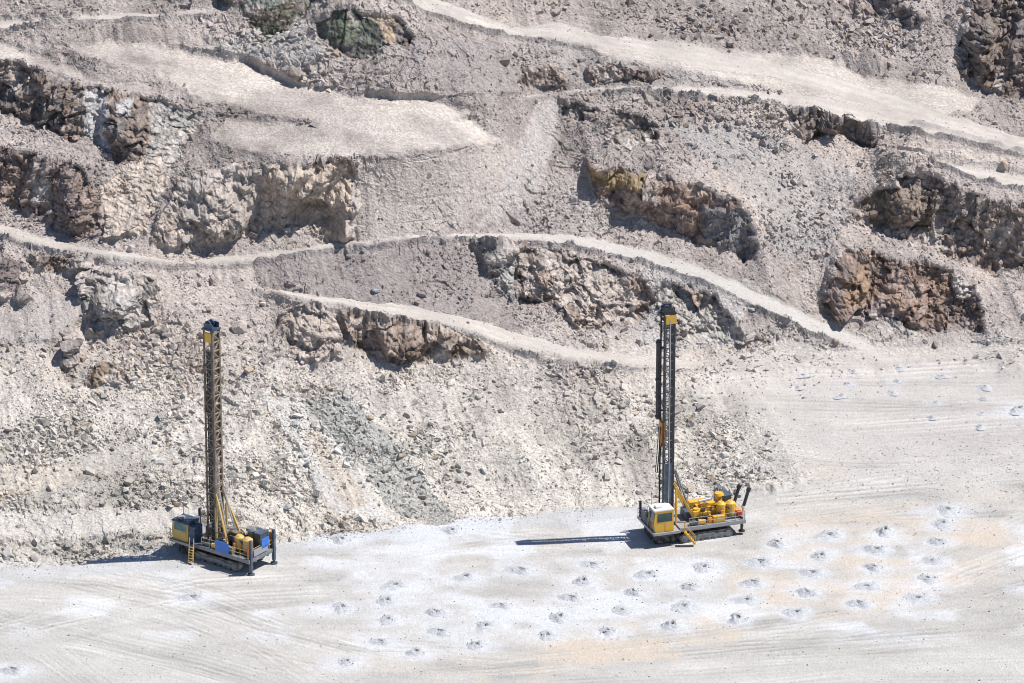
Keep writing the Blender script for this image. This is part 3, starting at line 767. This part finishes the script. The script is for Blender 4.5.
def boulder(px, py, size, alb, label, seed):
    g_ = np.random.default_rng(seed)
    bm = bmesh.new(); bmesh.ops.create_icosphere(bm, subdivisions=3, radius=1.0)
    v = np.array([w.co[:] for w in bm.verts])
    for _ in range(11):
        d = g_.normal(size=3); d /= np.linalg.norm(d)
        h = g_.uniform(.42, .78); v -= np.outer(np.maximum(v@d-h, 0), d)
    v *= (1+.06*fbm(v[:, 0]*3+seed, v[:, 1]*3, v[:, 2]*3, 3, seed))[:, None]
    v *= np.array([g_.uniform(1.0, 1.3), g_.uniform(.7, 1.0), g_.uniform(.65, .9)])*size*.62
    for w, q in zip(bm.verts, v): w.co = q
    co = np.array([w.co[:] for w in bm.verts]); fa = np.array([[w.index for w in f.verts] for f in bm.faces]); bm.free()
    cols = np.array(alb)[None]*(1+.12*g_.normal(size=(len(co), 1)).clip(-1, 1))
    o = np_mesh('boulder', co, fa, M_rock, cols=np.clip(cols, .03, .7))
    p = ground(px, py); o.location = (p.x, p.y, p.z+size*.12)
    o.rotation_euler = (g_.uniform(-.2, .2), g_.uniform(-.2, .2), g_.uniform(0, 6.28))
    tag(o, label, 'boulder', 'single boulders on the pit wall')
for i, b in enumerate(BOULD): boulder(*b, 500+i)

# ------------------------------------------------------------------ drill cuttings mounds
M_mound = mat_terrain('drill_cuttings', .14, .5, 2.2)
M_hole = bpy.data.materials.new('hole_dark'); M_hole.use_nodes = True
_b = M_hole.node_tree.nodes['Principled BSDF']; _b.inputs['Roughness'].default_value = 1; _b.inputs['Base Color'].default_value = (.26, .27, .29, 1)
def mound_mesh(seed, hgt, rad):
    g_ = np.random.default_rng(seed)
    nr, na = 11, 30
    co = []; fa = []
    for i in range(nr):
        t = i/(nr-1); r = rad*(.16+.84*t)
        for j in range(na):
            a = j/na*2*math.pi
            rr_ = r*(1+.20*math.sin(2*a+seed)+.13*math.sin(3*a+seed*2)+.03*math.sin(7*a+seed))
            h = hgt*math.exp(-((t-.13)/.36)**2)*(1+.25*math.sin(2*a+1.3*seed)) - .10*t**4
            if 0 < i < nr-1: h += hgt*.45*g_.normal()*math.exp(-t*2.2)
            co.append((rr_*math.cos(a), rr_*math.sin(a), h))
    for i in range(nr-1):
        for j in range(na):
            fa.append((i*na+j, (i+1)*na+j, (i+1)*na+(j+1) % na, i*na+(j+1) % na))
    co = np.array(co); fa = np.array(fa)
    shade = 1+.10*g_.normal(size=(len(co), 1)).clip(-1.5, 1.5)
    t = np.clip(np.hypot(co[:, 0], co[:, 1])/rad, 0, 1)[:, None]
    cols = (np.array([.46, .475, .50])*(1-t)+np.array([.54, .555, .59])*t)*shade
    # the throat of the bore
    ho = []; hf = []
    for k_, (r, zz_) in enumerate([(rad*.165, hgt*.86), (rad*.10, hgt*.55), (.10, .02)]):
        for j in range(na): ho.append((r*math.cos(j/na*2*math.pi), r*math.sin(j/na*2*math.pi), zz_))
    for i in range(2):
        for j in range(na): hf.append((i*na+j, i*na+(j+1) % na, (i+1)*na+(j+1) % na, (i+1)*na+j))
    return co, fa, cols, np.array(ho), np.array(hf)
protos = []
for s_ in range(6):
    co, fa, cols, ho, hf = mound_mesh(s_+1, (.22, .30, .18, .26, .2, .34)[s_], (2.0, 1.7, 1.9, 1.6, 2.1, 1.8)[s_])
    me_o = np_mesh('cuttings_mound', co, fa, M_mound, cols=np.clip(cols, .05, .68), smooth=True)
    hm = np_mesh('drill_hole', ho, hf, M_hole, parent=me_o)
    protos.append((me_o, hm))
used = [False]*6
ROWN = {'a': 'rightmost column of the right grid', 'b': 'second rightmost column of the right grid', 'c': 'third rightmost column of the right grid', 'd': 'leftmost column of the right grid',
 'e': 'column under the right rig tracks', 'f': 'column under the right rig cab', 'g': 'column below the long mast shadow', 'h': 'column left of the mast shadow column',
 'i': 'loose column in the middle of the floor', 'j': 'column in the left half of the floor', 'k': 'second column of the far field', 'l': 'third column of the far field',
 'm': 'fourth column of the far field', 'n': 'last column of the far field', 'o': 'leftmost column of the far field'}
ORD = ['first', 'second', 'third', 'fourth', 'fifth']
PN = ['faint mound of drill cuttings alone below the tip of the mast shadow', 'round cratered mound of cuttings at the foot of the heap, right of the left rig', 'weak mound of cuttings at the left of the dusty floor middle',
 'low mound of cuttings against the foot of the heap in the middle', 'scattered grey cuttings below the left drill rig', 
 'dark cuttings pile in the bottom left corner', 'dark mound of cuttings alone behind the right grid', 'cuttings mound at the far right edge of the back floor']
kk = 0
for key, lst in HOLES.items():
    for n_, (hx, hy) in enumerate(lst):
        i = kk % 6; kk += 1
        if used[i]:
            o = protos[i][0].copy(); COL.objects.link(o)
            h_ = protos[i][1].copy(); COL.objects.link(h_); h_.parent = o
        else:
            o = protos[i][0]; used[i] = True
        p = ground(hx, hy)
        sc_ = {'a': 1.0, 'b': 1.05, 'c': 1.05, 'd': 1.05}.get(key, .95)*random.uniform(.88, 1.1)
        if key in 'klmno': sc_ = .42*random.uniform(.8, 1.3)
        o.location = (p.x, p.y, p.z+.02); o.rotation_euler = (0, 0, random.uniform(0, 6.28)); o.scale = (sc_, sc_, sc_*random.uniform(.8, 1.25))
        lab = PN[n_] if key == 'p' else f'cuttings mound, {ORD[n_]} from back in {ROWN[key]}'
        tag(o, lab, 'drill mound', 'mounds of cuttings round the blast holes')
# dark lumps thrown up around the holes
hw = np.zeros(PX.shape)
for key, lst in HOLES.items():
    for (hx, hy) in lst:
        far_ = key in 'klmno'
        hw = np.maximum(hw, (.5 if far_ else 1)*np.exp(-(((PX-hx)/(4 if far_ else 8.5))**2+((PY-hy+.5)/(1.6 if far_ else 3.0))**2)))
hw[hw < .15] = 0
scatter('cuttings_lumps', 'small dark lumps of rock around the blast holes', hw, 1000, .035, .14, 1.6, M_rock, lambda b, g_, n: np.array([.26, .27, .30])*g_.uniform(.5, 1.5, (n, 1)), 5)
bpy.data.objects['cuttings_lumps'].location.z = .12
# ------------------------------------------------------------------ blast hole drill rigs
def mat_paint(name, col, rough=.5, metal=0.0, dirt=.35, dirtcol=(.42, .39, .36)):
    m = bpy.data.materials.new(name); m.use_nodes = True
    nt = m.node_tree; N = nt.nodes.new; L = nt.links.new; b = nt.nodes['Principled BSDF']
    b.inputs['Roughness'].default_value = rough; b.inputs['Metallic'].default_value = metal
    tc = N('ShaderNodeTexCoord'); no = N('ShaderNodeTexNoise'); no.inputs['Scale'].default_value = 1.6; no.inputs['Detail'].default_value = 7
    L(tc.outputs['Object'], no.inputs['Vector'])
    mr = N('ShaderNodeMapRange'); mr.inputs[1].default_value = .42; mr.inputs[2].default_value = .75; mr.inputs[3].default_value = 0; mr.inputs[4].default_value = dirt*2
    L(no.outputs[0], mr.inputs[0])
    mx = N('ShaderNodeMix'); mx.data_type = 'RGBA'; mx.inputs[6].default_value = (*col, 1); mx.inputs[7].default_value = (*dirtcol, 1)
    L(mr.outputs[0], mx.inputs[0]); L(mx.outputs[2], b.inputs['Base Color'])
    return m
MY = mat_paint('yellow_paint', (.78, .43, .015), .5, 0, .26)
MYD = mat_paint('dusty_yellow_paint', (.62, .40, .09), .55, 0, .35)
MG = mat_paint('grey_paint', (.17, .19, .22), .5, 0, .3)
MLG = mat_paint('light_grey_paint', (.32, .33, .35), .5, 0, .3)
MB = mat_paint('black_steel', (.018, .022, .032), .45, 0, .06)
MBG = mat_paint('blue_grey_steel', (.055, .085, .13), .45, 0, .15)
MNB = mat_paint('navy_paint', (.02, .055, .12), .4, 0, .15)
MBL = mat_paint('blue_paint', (.02, .17, .62), .4, 0, .08)
MBR = mat_paint('dusty_brown_steel', (.13, .10, .08), .7, 0, .45, (.30, .25, .20))
MTAN = mat_paint('dusty_tan_steel', (.30, .24, .185), .7, 0, .4, (.38, .33, .28))
MW = mat_paint('white_paint', (.78, .77, .74), .5, 0, .15)
MO = mat_paint('orange_paint', (.70, .25, .02), .45, 0, .1)
MR = mat_paint('red_paint', (.55, .04, .03), .45, 0, .1)
MRUB = mat_paint('dark_rubber', (.02, .02, .02), .85, 0, .25)
MTR = mat_paint('track_steel', (.10, .095, .09), .6, .3, .5)
MSIL = mat_paint('bare_metal', (.55, .57, .60), .35, .8, .1)
MGL = mat_paint('tinted_glass', (.03, .07, .075), .08, 0, .05)
MGT = mat_paint('dusty_glass', (.10, .22, .20), .15, 0, .25)

class MBd:
    def __init__(s): s.bm = bmesh.new()
    def box(s, c, d, rot=None, bev=0):
        r = bmesh.ops.create_cube(s.bm, size=1.0); vs = r['verts']
        M_ = Matrix.Translation(c) @ (rot.to_matrix().to_4x4() if rot else Matrix.Identity(4)) @ Matrix.Diagonal((*d, 1))
        bmesh.ops.transform(s.bm, matrix=M_, verts=vs)
        if bev:
            es = list({e for v_ in vs for e in v_.link_edges})
            bmesh.ops.bevel(s.bm, geom=es, offset=bev, segments=2, affect='EDGES', profile=.6)
        return s
    def bar(s, a, b, w, h=None):
        a, b = Vector(a), Vector(b); d = b-a; L_ = d.length
        q = d.to_track_quat('Z', 'Y')
        r = bmesh.ops.create_cube(s.bm, size=1.0)
        bmesh.ops.transform(s.bm, matrix=Matrix.Translation((a+b)/2) @ q.to_matrix().to_4x4() @ Matrix.Diagonal((w, h or w, L_, 1)), verts=r['verts'])
        return s
    def cyl(s, a, b, r0, r1=None, n=14):
        a, b = Vector(a), Vector(b); d = b-a
        r = bmesh.ops.create_cone(s.bm, cap_ends=True, segments=n, radius1=r0, radius2=r0 if r1 is None else r1, depth=d.length)
        bmesh.ops.transform(s.bm, matrix=Matrix.Translation((a+b)/2) @ d.to_track_quat('Z', 'Y').to_matrix().to_4x4(), verts=r['verts'])
        return s
    def tube(s, pts, r_, n=8):
        for i in range(len(pts)-1): s.cyl(pts[i], pts[i+1], r_, n=n)
        return s
    def prism(s, pts, y0, y1):
        """profile in x,z extruded along y"""
        lo = [s.bm.verts.new((p[0], y0, p[1])) for p in pts]; hi = [s.bm.verts.new((p[0], y1, p[1])) for p in pts]
        n = len(pts)
        for i in range(n): s.bm.faces.new((lo[i], lo[(i+1) % n], hi[(i+1) % n], hi[i]))
        s.bm.faces.new(lo[::-1]); s.bm.faces.new(hi)
        return s
    def out(s, name, mat, parent, label=None):
        bmesh.ops.recalc_face_normals(s.bm, faces=s.bm.faces[:])
        me = bpy.data.meshes.new(name); s.bm.to_mesh(me); s.bm.free(); me.materials.append(mat)
        o = bpy.data.objects.new(name, me); COL.objects.link(o); o.parent = parent
        if label: o['label'] = label
        return o

def make_rig(name, label, pxy, fwd, old):
    base = ground(*pxy)
    root = bpy.data.objects.new(name, None); COL.objects.link(root)
    f = Vector((fwd[0], fwd[1], 0)).normalized()
    root.location = (base.x, base.y, base.z-.02)
    root.rotation_euler = (0, 0, math.atan2(f.y, f.x))
    tag(root, label, 'drill rig', 'drill rigs on the pit floor')
    yel = MYD if old else MY
    MX, TOP = (2.1 if old else 4.2), 29.6
    # --- crawler tracks
    for sy in (1, -1):
        yc = sy*2.05
        prof = []
        x0, x1, r_ = -2.75, 2.75, .55
        for k in range(13): a = math.pi/2+math.pi*k/12; prof.append((x0+r_*math.cos(a), .58+r_*math.sin(a)))
        for k in range(13): a = -math.pi/2+math.pi*k/12; prof.append((x1+r_*math.cos(a), .58+r_*math.sin(a)))
        t = MBd().prism(prof, yc-.36, yc+.36)
        per = []; n = len(prof)
        for i in range(n):
            p, q = prof[i], prof[(i+1) % n]; L_ = math.hypot(q[0]-p[0], q[1]-p[1]); m_ = max(1, int(L_/.24))
            for k in range(m_):
                tt_ = (k+.5)/m_; per.append((p[0]+(q[0]-p[0])*tt_, p[1]+(q[1]-p[1])*tt_, math.atan2(q[1]-p[1], q[0]-p[0])))
        for (a, b, an) in per: t.box((a, yc, b), (.17, .80, .07), Euler((0, -an, 0)))
        tr = t.out('crawler_track', MTR, root)
        MBd().box((0, yc+sy*.40, .60), (4.9, .12, .42), bev=.04).box((0, yc+sy*.42, .86), (2.2, .14, .18)).out('track_frame', MG, tr)
        for xw, rw in ((x0, .42), (x1, .42)):
            MBd().cyl((xw, yc+sy*.36, .58), (xw, yc+sy*.50, .58), rw, n=20).cyl((xw, yc+sy*.49, .58), (xw, yc+sy*.56, .58), .18).out('drive_wheel', MG, tr)
        for k in range(6):
            xw = -1.95+k*.78
            MBd().cyl((xw, yc+sy*.36, .27), (xw, yc+sy*.50, .27), .2).out('roller', MTR, tr)
    # --- undercarriage and deck
    MBd().box((0, 0, .95), (1.6, 3.6, .5), bev=.05).box((-1.9, 0, 1.05), (.5, 3.6, .4)).box((1.9, 0, 1.05), (.5, 3.6, .4)).out('axle_frame', MG, root)
    d = MBd()
    for sy in (1, -1):
        d.box((-.2, sy*1.1, 1.62), (9.4, .3, .55))
        d.box((-.75, sy*2.52, 1.86), (8.2, .16, .42), bev=.03)
        d.box((-.75, sy*2.46, 1.60), (8.2, .1, .12))
    d.box((-.75, 0, 2.03), (8.2, 4.9, .07))
    for k in range(7): d.box((-4.3+k*1.25, 0, 1.80), (.16, 4.9, .3))
    d.box((-4.88, 0, 1.80), (.2, 5.1, .5), bev=.03)
    d.out('deck', MLG if not old else MG, root)
    # drill-end platform
    p = MBd().box((5.05, 0, 1.80), (3.3, 5.7, .16), bev=.02).box((6.72, 0, 1.78), (.12, 5.8, .3)).box((5.05, 2.86, 1.78), (3.3, .12, .3)).box((5.05, -2.86, 1.78), (3.3, .12, .3))
    p.out('front_platform', MLG, root)
    sk = MBd()
    for a, b in (((3.0, 1.9), (6.2, 1.9)), ((3.0, -1.9), (6.2, -1.9)), ((3.0, -1.9), (3.0, 1.9)), ((6.2, -1.9), (6.2, 1.9))):
        n = 9
        for k in range(n):
            t0, t1 = k/n, (k+.94)/n
            x0_, y0_ = a[0]+(b[0]-a[0])*t0, a[1]+(b[1]-a[1])*t0; x1_, y1_ = a[0]+(b[0]-a[0])*t1, a[1]+(b[1]-a[1])*t1
            off = .03*(k % 2)
            sk.box(((x0_+x1_)/2+off, (y0_+y1_)/2+off, .96), (abs(x1_-x0_)+.04, abs(y1_-y0_)+.04, 1.5))
    sk.out('dust_curtain', MRUB, root)
    # --- cab
    cx, cy, cw, cl, cz0, cz1 = 5.35, 1.55, 2.1, 2.35, 1.9, (4.55 if not old else 4.15)
    cb = MBd().prism([(cx-cl/2, cz0), (cx+cl/2-.1, cz0), (cx+cl/2+.12, cz0+1.1), (cx+cl/2-.05, cz1), (cx-cl/2, cz1)], cy-cw/2, cy+cw/2)
    cab = cb.out('cab', yel, root)
    MBd().box((cx+.05, cy, cz1+.10), (cl+.12, cw+.1, .2), bev=.06).out('cab_roof', MNB if old else MW, cab)
    MBd().box((cx-.05, cy+cw/2+.012, cz0+1.82), (1.85, .03, 1.05), bev=.0).out('window', MGT if old else MGL, cab, 'side window of the cab')
    wx_ = cx+cl/2
    MBd().bar((wx_+.125, cy-.9, cz0+1.15), (wx_-.03, cy-.9, cz1-.15), .001).box((wx_+.06, cy, cz0+1.85), (.04, 1.85, 1.3), Euler((0, R(-6), 0))).out('window', MGL, cab, 'front window of the cab')
    MBd().box((cx-cl/2-.012, cy, cz0+1.9), (.03, 1.5, 1.0)).out('window', MGL, cab, 'rear window of the cab')
    MBd().box((cx-.55, cy+cw/2+.02, cz0+.62), (.85, .03, 1.1)).out('door', yel, cab)
    MBd().box((cx+.5, cy+.2, cz1+.34), (.75, .7, .3), bev=.06).out('air_conditioner', MW if not old else MLG, cab)
    MBd().cyl((cx+.95, cy-.75, cz1+.2), (cx+.95, cy-.75, cz1+1.7), .035).cyl((cx+.95, cy-.75, cz1+1.5), (cx+.95, cy-.75, cz1+1.75), .09).out('antenna', MG, cab)
    if old:
        MBd().box((3.7, 1.75, 3.0), (.9, 1.5, 2.1), bev=.05).out('control_cabinet', MNB, root)
    # front fittings, spare hoses
    MBd().box((6.35, -1.2, 2.6), (.5, 1.5, 1.4), bev=.05).box((6.4, .1, 2.4), (.35, .6, 1.0)).out('cable_box', MG, root)
    MBd().cyl((6.55, 1.2, 2.3), (6.55, 1.2, 4.1), .16).cyl((6.55, -2.4, 2.0), (6.55, -2.4, 4.0), .16).out('front_cylinders', MB, root)
    # --- handrails
    def rail(pts, mat, nm='handrail'):
        r = MBd()
        for i in range(len(pts)-1):
            a, b = Vector(pts[i]), Vector(pts[i+1]); L_ = (b-a).length; n = max(1, round(L_/1.1))
            for hgt in (.55, 1.08): r.cyl(a+Vector((0, 0, hgt)), b+Vector((0, 0, hgt)), .032, n=6)
            for k in range(n+1): q = a+(b-a)*k/n; r.cyl(q, q+Vector((0, 0, 1.08)), .032, n=6)
        return r.out(nm, mat, root)
    rail([(2.2, 2.5, 2.06), (-4.8, 2.5, 2.06)], yel if old else MLG)
    rail([(2.2, -2.5, 2.06), (-4.8, -2.5, 2.06), (-4.85, 2.5, 2.06)], yel)
    rail([(3.6, 2.82, 1.88), (3.6, 2.82, 1.88)], yel) if False else None
    rail([(6.7, 2.8, 1.88), (6.7, -2.8, 1.88), (3.2, -2.8, 1.88)], MG if not old else yel)
    # --- stairs at the camera side
    st = MBd(); a0, a1 = Vector((2.95, 2.95, 1.9)), Vector((1.75, 3.35, .35))
    if old: a0, a1 = Vector((3.0, 2.95, 1.9)), Vector((2.4, 3.9, .3))
    dxy = Vector((.62, 0, 0)) if old else Vector((.0, .6, 0))
    side = Vector((.62, 0, 0)) if old else Vector((.18, .55, 0))
    for s_ in (0, 1):
        st.bar(a0+side*s_, a1+side*s_, .07, .16)
        st.bar(a0+side*s_+Vector((0, 0, 1.0)), a1+side*s_+Vector((0, 0, .9)), .05)
        for t_ in (.0, .5, 1.0): q = a0.lerp(a1, t_)+side*s_; st.bar(q, q+Vector((0, 0, .95)), .05)
    for k in range(6):
        q = a0.lerp(a1, (k+.5)/6); st.bar(q, q+side, .34, .05)
    st.out('stairs', yel, root)
    # --- mast
    mm = MBR if old else MB
    hx, hy, z0 = (.72, .66, 1.5) if not old else (.72, .72, 1.5)
    ch = MBd()
    for sx_ in (1, -1):
        for sy in (1, -1):
            w = (.30, .26) if sx_ < 0 else (.16, .16)
            ch.box((MX+sx_*(hx-w[0]/2), sy*(hy-w[1]/2), (z0+TOP-.9)/2), (w[0], w[1], TOP-.9-z0))
    mast = ch.out('mast', mm, root)
    la = MBd(); n = 24; step = (TOP-1.4-z0)/n
    for k in range(n):
        za, zb = z0+k*step, z0+(k+1)*step
        for sy in (1, -1):
            yy_ = sy*(hy-.06)
            la.bar((MX-hx+.2, yy_, zb), (MX+hx-.1, yy_, zb), .09)
            if not old or k % 1 == 0:
                (la.bar((MX-hx+.2, yy_, za), (MX+hx-.1, yy_, zb), .07) if k % 2 else la.bar((MX+hx-.1, yy_, za), (MX-hx+.2, yy_, zb), .07))
        for sx_ in (-1,):
            xx_ = MX+sx_*(hx-.06)
            la.bar((xx_, -hy+.1, zb), (xx_, hy-.1, zb), .12)
            (la.bar((xx_, -hy+.1, za), (xx_, hy-.1, zb), .10) if k % 2 else la.bar((xx_, hy-.1, za), (xx_, -hy+.1, zb), .10))
    la.out('lattice', MTAN if old else MG, mast)
    if old:
        for k in range(9):
            zc = 27.2-k*1.75
            if zc < 13: break
            MBd().box((MX-hx+.25, 0, zc), (.03, 1.0, 1.45)).out('mast_panel', MBR, mast)
        MBd().box((MX-.1, hy-.16, 14), (.45, .05, 24)).out('side_channel', MB, mast)
        MBd().cyl((MX-.35, .2, 2.2), (MX-.35, .2, 19.5), .12).cyl((MX-.3, -.25, 2.2), (MX-.3, -.25, 19), .10).cyl((MX-.5, 0, 2.2), (MX-.5, 0, 12), .07).out('drill_pipe', MSIL, mast)
    else:
        MBd().box((MX-hx+.36, hy-.05, 15), (.46, .06, 26.4)).out('side_channel', MB, mast)
        MBd().box((MX+.1, hy-.03, 5.9), (1.0, .05, 7.6)).out('mast_panel', MBG, mast)
        MBd().cyl((MX-.06, hy+.06, 2.2), (MX-.06, hy+.06, 28), .045).out('conduit', MSIL, mast)
        MBd().cyl((MX+.25, 0, 2.2), (MX+.25, 0, 27.6), .10).cyl((MX-.2, .15, 2.2), (MX-.2, .15, 27.6), .07).out('drill_pipe', MG, mast)
    # pipe carousel in front of the mast
    za, zb = (15.3, 25.2) if not old else (4.0, 25.5)
    if not old:
        cr = MBd()
        for k in range(6):
            a = k/6*2*math.pi; cr.cyl((MX+hx+.42+.17*math.cos(a), .17*math.sin(a), za), (MX+hx+.42+.17*math.cos(a), .17*math.sin(a), zb), .13, n=8)
        for zc in (za+.3, (za+zb)/2, zb-.3): cr.cyl((MX+hx+.42, 0, zc-.1), (MX+hx+.42, 0, zc+.1), .36)
        cr.box((MX+hx+.1, 0, za+1.0), (.5, .2, .2)).box((MX+hx+.1, 0, zb-1.0), (.5, .2, .2))
        cr.out('pipe_rack', MB, mast)
    else:
        cr = MBd().cyl((MX+hx+.12, .35, za), (MX+hx+.12, .35, zb), .10).cyl((MX+hx+.12, -.1, za), (MX+hx+.12, -.1, zb), .10)
        for k in range(8): cr.box((MX+hx+.08, .1, za+1+k*2.7), (.34, .9, .14))
        cr.out('pipe_rack', MB, mast)
    # crown, sheaves, yellow plate
    cwn = MBd().box((MX, 0, TOP-1.0), (1.6, 1.45, .22)).box((MX, .6, TOP-.62), (1.3, .1, .7)).box((MX, -.6, TOP-.62), (1.3, .1, .7)).box((MX+.85, 0, TOP-1.15), (.5, 1.2, .12)).bar((MX+.9, .6, TOP-1.1), (MX+.9, .6, TOP-.4), .05)
    cwn.out('mast_crown', MNB if old else MB, mast)
    for yy_ in (-.3, .3): MBd().cyl((MX+.25, yy_-.08, TOP-.45), (MX+.25, yy_+.08, TOP-.45), .42, n=18).out('sheave', MNB, mast)
    if old: MBd().box((MX-.05, hy+.03, TOP-1.95), (.95, .05, 1.15)).out('yellow_plate', MY, mast)
    else: MBd().box((MX-.16, hy+.04, TOP-1.75), (1.28, .05, 1.1)).out('yellow_plate', MY, mast)
    # rotary head and hoses
    zh = 14.2 if not old else 20.0
    MBd().box((MX+.62, .1, zh-.6), (.5, .75, 2.6), bev=.06).cyl((MX+.62, .1, zh-2.4), (MX+.62, .1, zh-1.6), .2).out('rotary_head', MO if not old else MBR, mast)
    if not old:
        for k, off in enumerate((0, .22)):
            pts = []
            for i in range(15):
                t_ = i/14; a = math.pi*t_
                zz_ = zh-.4-5.0*math.sin(a)**.6 if t_ < 1 else zh-.4
                pts.append((MX+.95+.35*math.sin(a*1.0)+off+(.0 if t_ < .5 else -.25), .35, zh+.2-5.8*math.sin(a)**.7))
            MBd().tube(pts, .055, 6).out('hose', MRUB, mast)
    # yellow braces
    for sy in (1, -1):
        MBd().bar((MX-hx-.02, sy*.62, 7.1 if not old else 8.2), ((.9 if not old else -.9), sy*1.35, 2.1), .22, .26).out('brace', yel, root)
        MBd().bar((MX-hx-.2, sy*.95, 6.6), (MX-hx-.2, sy*.95, 2.0), .2, .22).out('brace', yel, root)
        MBd().cyl((MX-hx-.3, sy*.4, 8.6), ((1.4 if not old else -.4), sy*.8, 3.0), .11).out('hoist_cylinder', MSIL if old else MG, root)
    # --- machinery deck
    MBd().box((-1.0, -.1, 2.75), (2.6, 1.5, 1.25), bev=.08).box((-1.0, -.1, 3.5), (1.9, .8, .5), bev=.08).box((-.2, .75, 2.6), (1.0, .3, .7), bev=.05).box((-1.5, .78, 2.9), (.6, .3, .9), bev=.05).out('engine', yel if not old else MBR, root)
    MBd().cyl((.2, .35, 4.2), (-1.3, .35, 4.35), .2).box((-.55, .35, 4.0), (.25, .3, .3)).out('air_intake', MSIL, root)
    MBd().cyl((-2.35, 1.0, 2.1), (-2.35, 1.0, 3.85), .58, n=20).cyl((-2.35, 1.0, 3.85), (-2.35, 1.0, 4.1), .58, .3, n=20).out('receiver_tank', yel, root)
    MBd().cyl((-3.55, .95, 2.1), (-3.55, .95, 3.8), .62, n=20).cyl((-3.55, .95, 3.8), (-3.55, .95, 4.05), .62, .3, n=20).out('receiver_tank', yel, root)
    MBd().cyl((-2.7, -.7, 2.1), (-2.7, -.7, 4.3), .42, n=18).cyl((-2.7, -.7, 4.25), (-2.7, -.7, 4.5), .62, .5, n=18).out('air_cleaner', yel if not old else MG, root)
    if not old:
        MBd().box((.75, .9, 2.75), (1.0, 1.0, 1.3), bev=.08).cyl((.75, .9, 3.4), (.75, .9, 3.6), .35).out('compressor', MY, root)
        MBd().box((-.2, -1.3, 2.9), (2.2, .9, 1.5), bev=.08).out('cooler_housing', MY, root)
        MBd().cyl((-4.5, .2, 2.4), (-4.5, 1.5, 2.4), .32, n=16).out('drum', MY, root)
        MBd().box((-.6, 2.05, 2.4), (.5, .4, .6), bev=.04).out('filter_box', MO, root)
        for k_ in range(5): MBd().cyl((.9-k_*.55, 1.55, 2.1), (.9-k_*.55, 1.55, 2.75+.12*(k_ % 2)), .14, n=10).out('filter', MY if k_ % 2 else MB, root)
    else:
        MBd().box((.3, 1.3, 2.5), (1.1, .8, .8), bev=.06).out('compressor', MNB, root)
        for k_ in range(4): MBd().cyl((.2-k_*.5, 1.9, 2.1), (.2-k_*.5, 1.9, 2.8), .13, n=10).out('filter', MW if k_ % 2 else MR, root)
    MBd().box((-3.4, -1.3, 3.1), (1.7, 1.6, 2.0), bev=.06).out('radiator', MBG, root)
    MBd().box((1.5 if not old else 3.6, -.3 if not old else -1.4, 2.6), (.9, 1.9, 1.05), bev=.06).out('fluid_tank', MBG, root)
    MBd().box((-1.7, 2.05, 2.45), (1.5, .5, .75), bev=.05).out('fuel_tank', yel if not old else MG, root)
    MBd().box((.45, 2.1, 2.35), (.9, .5, .5), bev=.04).out('tool_box', yel, root)
    MBd().box((1.55, 2.1, 2.35), (.8, .5, .45), bev=.04).out('battery_box', MBG, root)
    g_ = random.Random(3)
    for k in range(12):
        a = Vector((g_.uniform(-4.2, .9), g_.uniform(-.2, 1.9), g_.uniform(2.2, 3.8)))
        pts = [a]
        for q_ in range(3): pts.append(pts[-1]+Vector((g_.uniform(-.8, .8), g_.uniform(-.3, .3), g_.uniform(-.5, .4))))
        MBd().tube(pts, .06, 6).out('hose', MB, root)
    MBd().box((-2.0, .1, 2.25), (5.2, 3.6, .35)).out('skid_frame', MB, root)
    for k in range(14):
        a = Vector((g_.uniform(-4.2, .6), g_.uniform(.4, 1.9), g_.uniform(2.3, 3.6)))
        MBd().box(a, (g_.uniform(.15, .5), g_.uniform(.15, .4), g_.uniform(.15, .45))).out('valve_block', (MO if k % 3 == 0 else MB if k % 3 == 1 else yel), root)
    MBd().box((-4.4, 1.7, 2.6), (.5, .4, .6), bev=.03).out('fire_extinguisher', MR, root)
    # rear levelling jacks
    for k, yy_ in enumerate((2.1, -2.1)):
        if old:
            MBd().box((-4.95, yy_, 2.45), (.34, .36, 3.9), bev=.05).cyl((-4.95, yy_, .25), (-4.95, yy_, .8), .15).cyl((-4.95, yy_, .05), (-4.95, yy_, .22), .42)    .out('levelling_jack', MBG, root)
        else:
            ex, ey = ((-4.95, 1.5), (-4.2, .3))[k]; bot = Vector((ex, ey, 3.1)); top = Vector((ex-.75, ey, 5.6))
            MBd().cyl(bot, top, .2).cyl(top-(top-bot).normalized()*.45, top, .27).out('exhaust_stack', MB, root)
            MBd().cyl(bot+(top-bot)*.02, bot+(top-bot)*.12, .26).bar(bot-Vector((0, 0, 1.1)), bot, .2).out('exhaust_collar', MW, root)
            MBd().cyl((-4.6, yy_, .5), (-4.6, yy_, 2.2), .17).cyl((-4.6, yy_, .42), (-4.6, yy_, .55), .4).out('levelling_jack', MB, root)
    if old:
        MBd().box((-1.0, 2.62, 2.75), (2.0, .07, 1.35)).out('blue_panel', MBL, root)
        MBd().box((-4.98, -.5, 3.3), (.08, 1.3, 1.2)).out('blue_panel', MBL, root)
        MBd().box((-4.97, .3, 2.6), (.1, 2.6, .8)).out('rear_panel', MLG, root)
        MBd().box((-4.5, -2.4, 3.0), (.6, .5, 1.8), bev=.05).out('side_cabinet', MO, root)
    return root
make_rig('drill_rig', 'clean yellow drill rig with a black mast casting a long thin shadow on the floor', (699, 532), (-.95, -.32), False)
make_rig('drill_rig', 'dusty drill rig with brown lattice mast, navy cab roof and blue side panel', (230, 559), (-.80, .60), True)
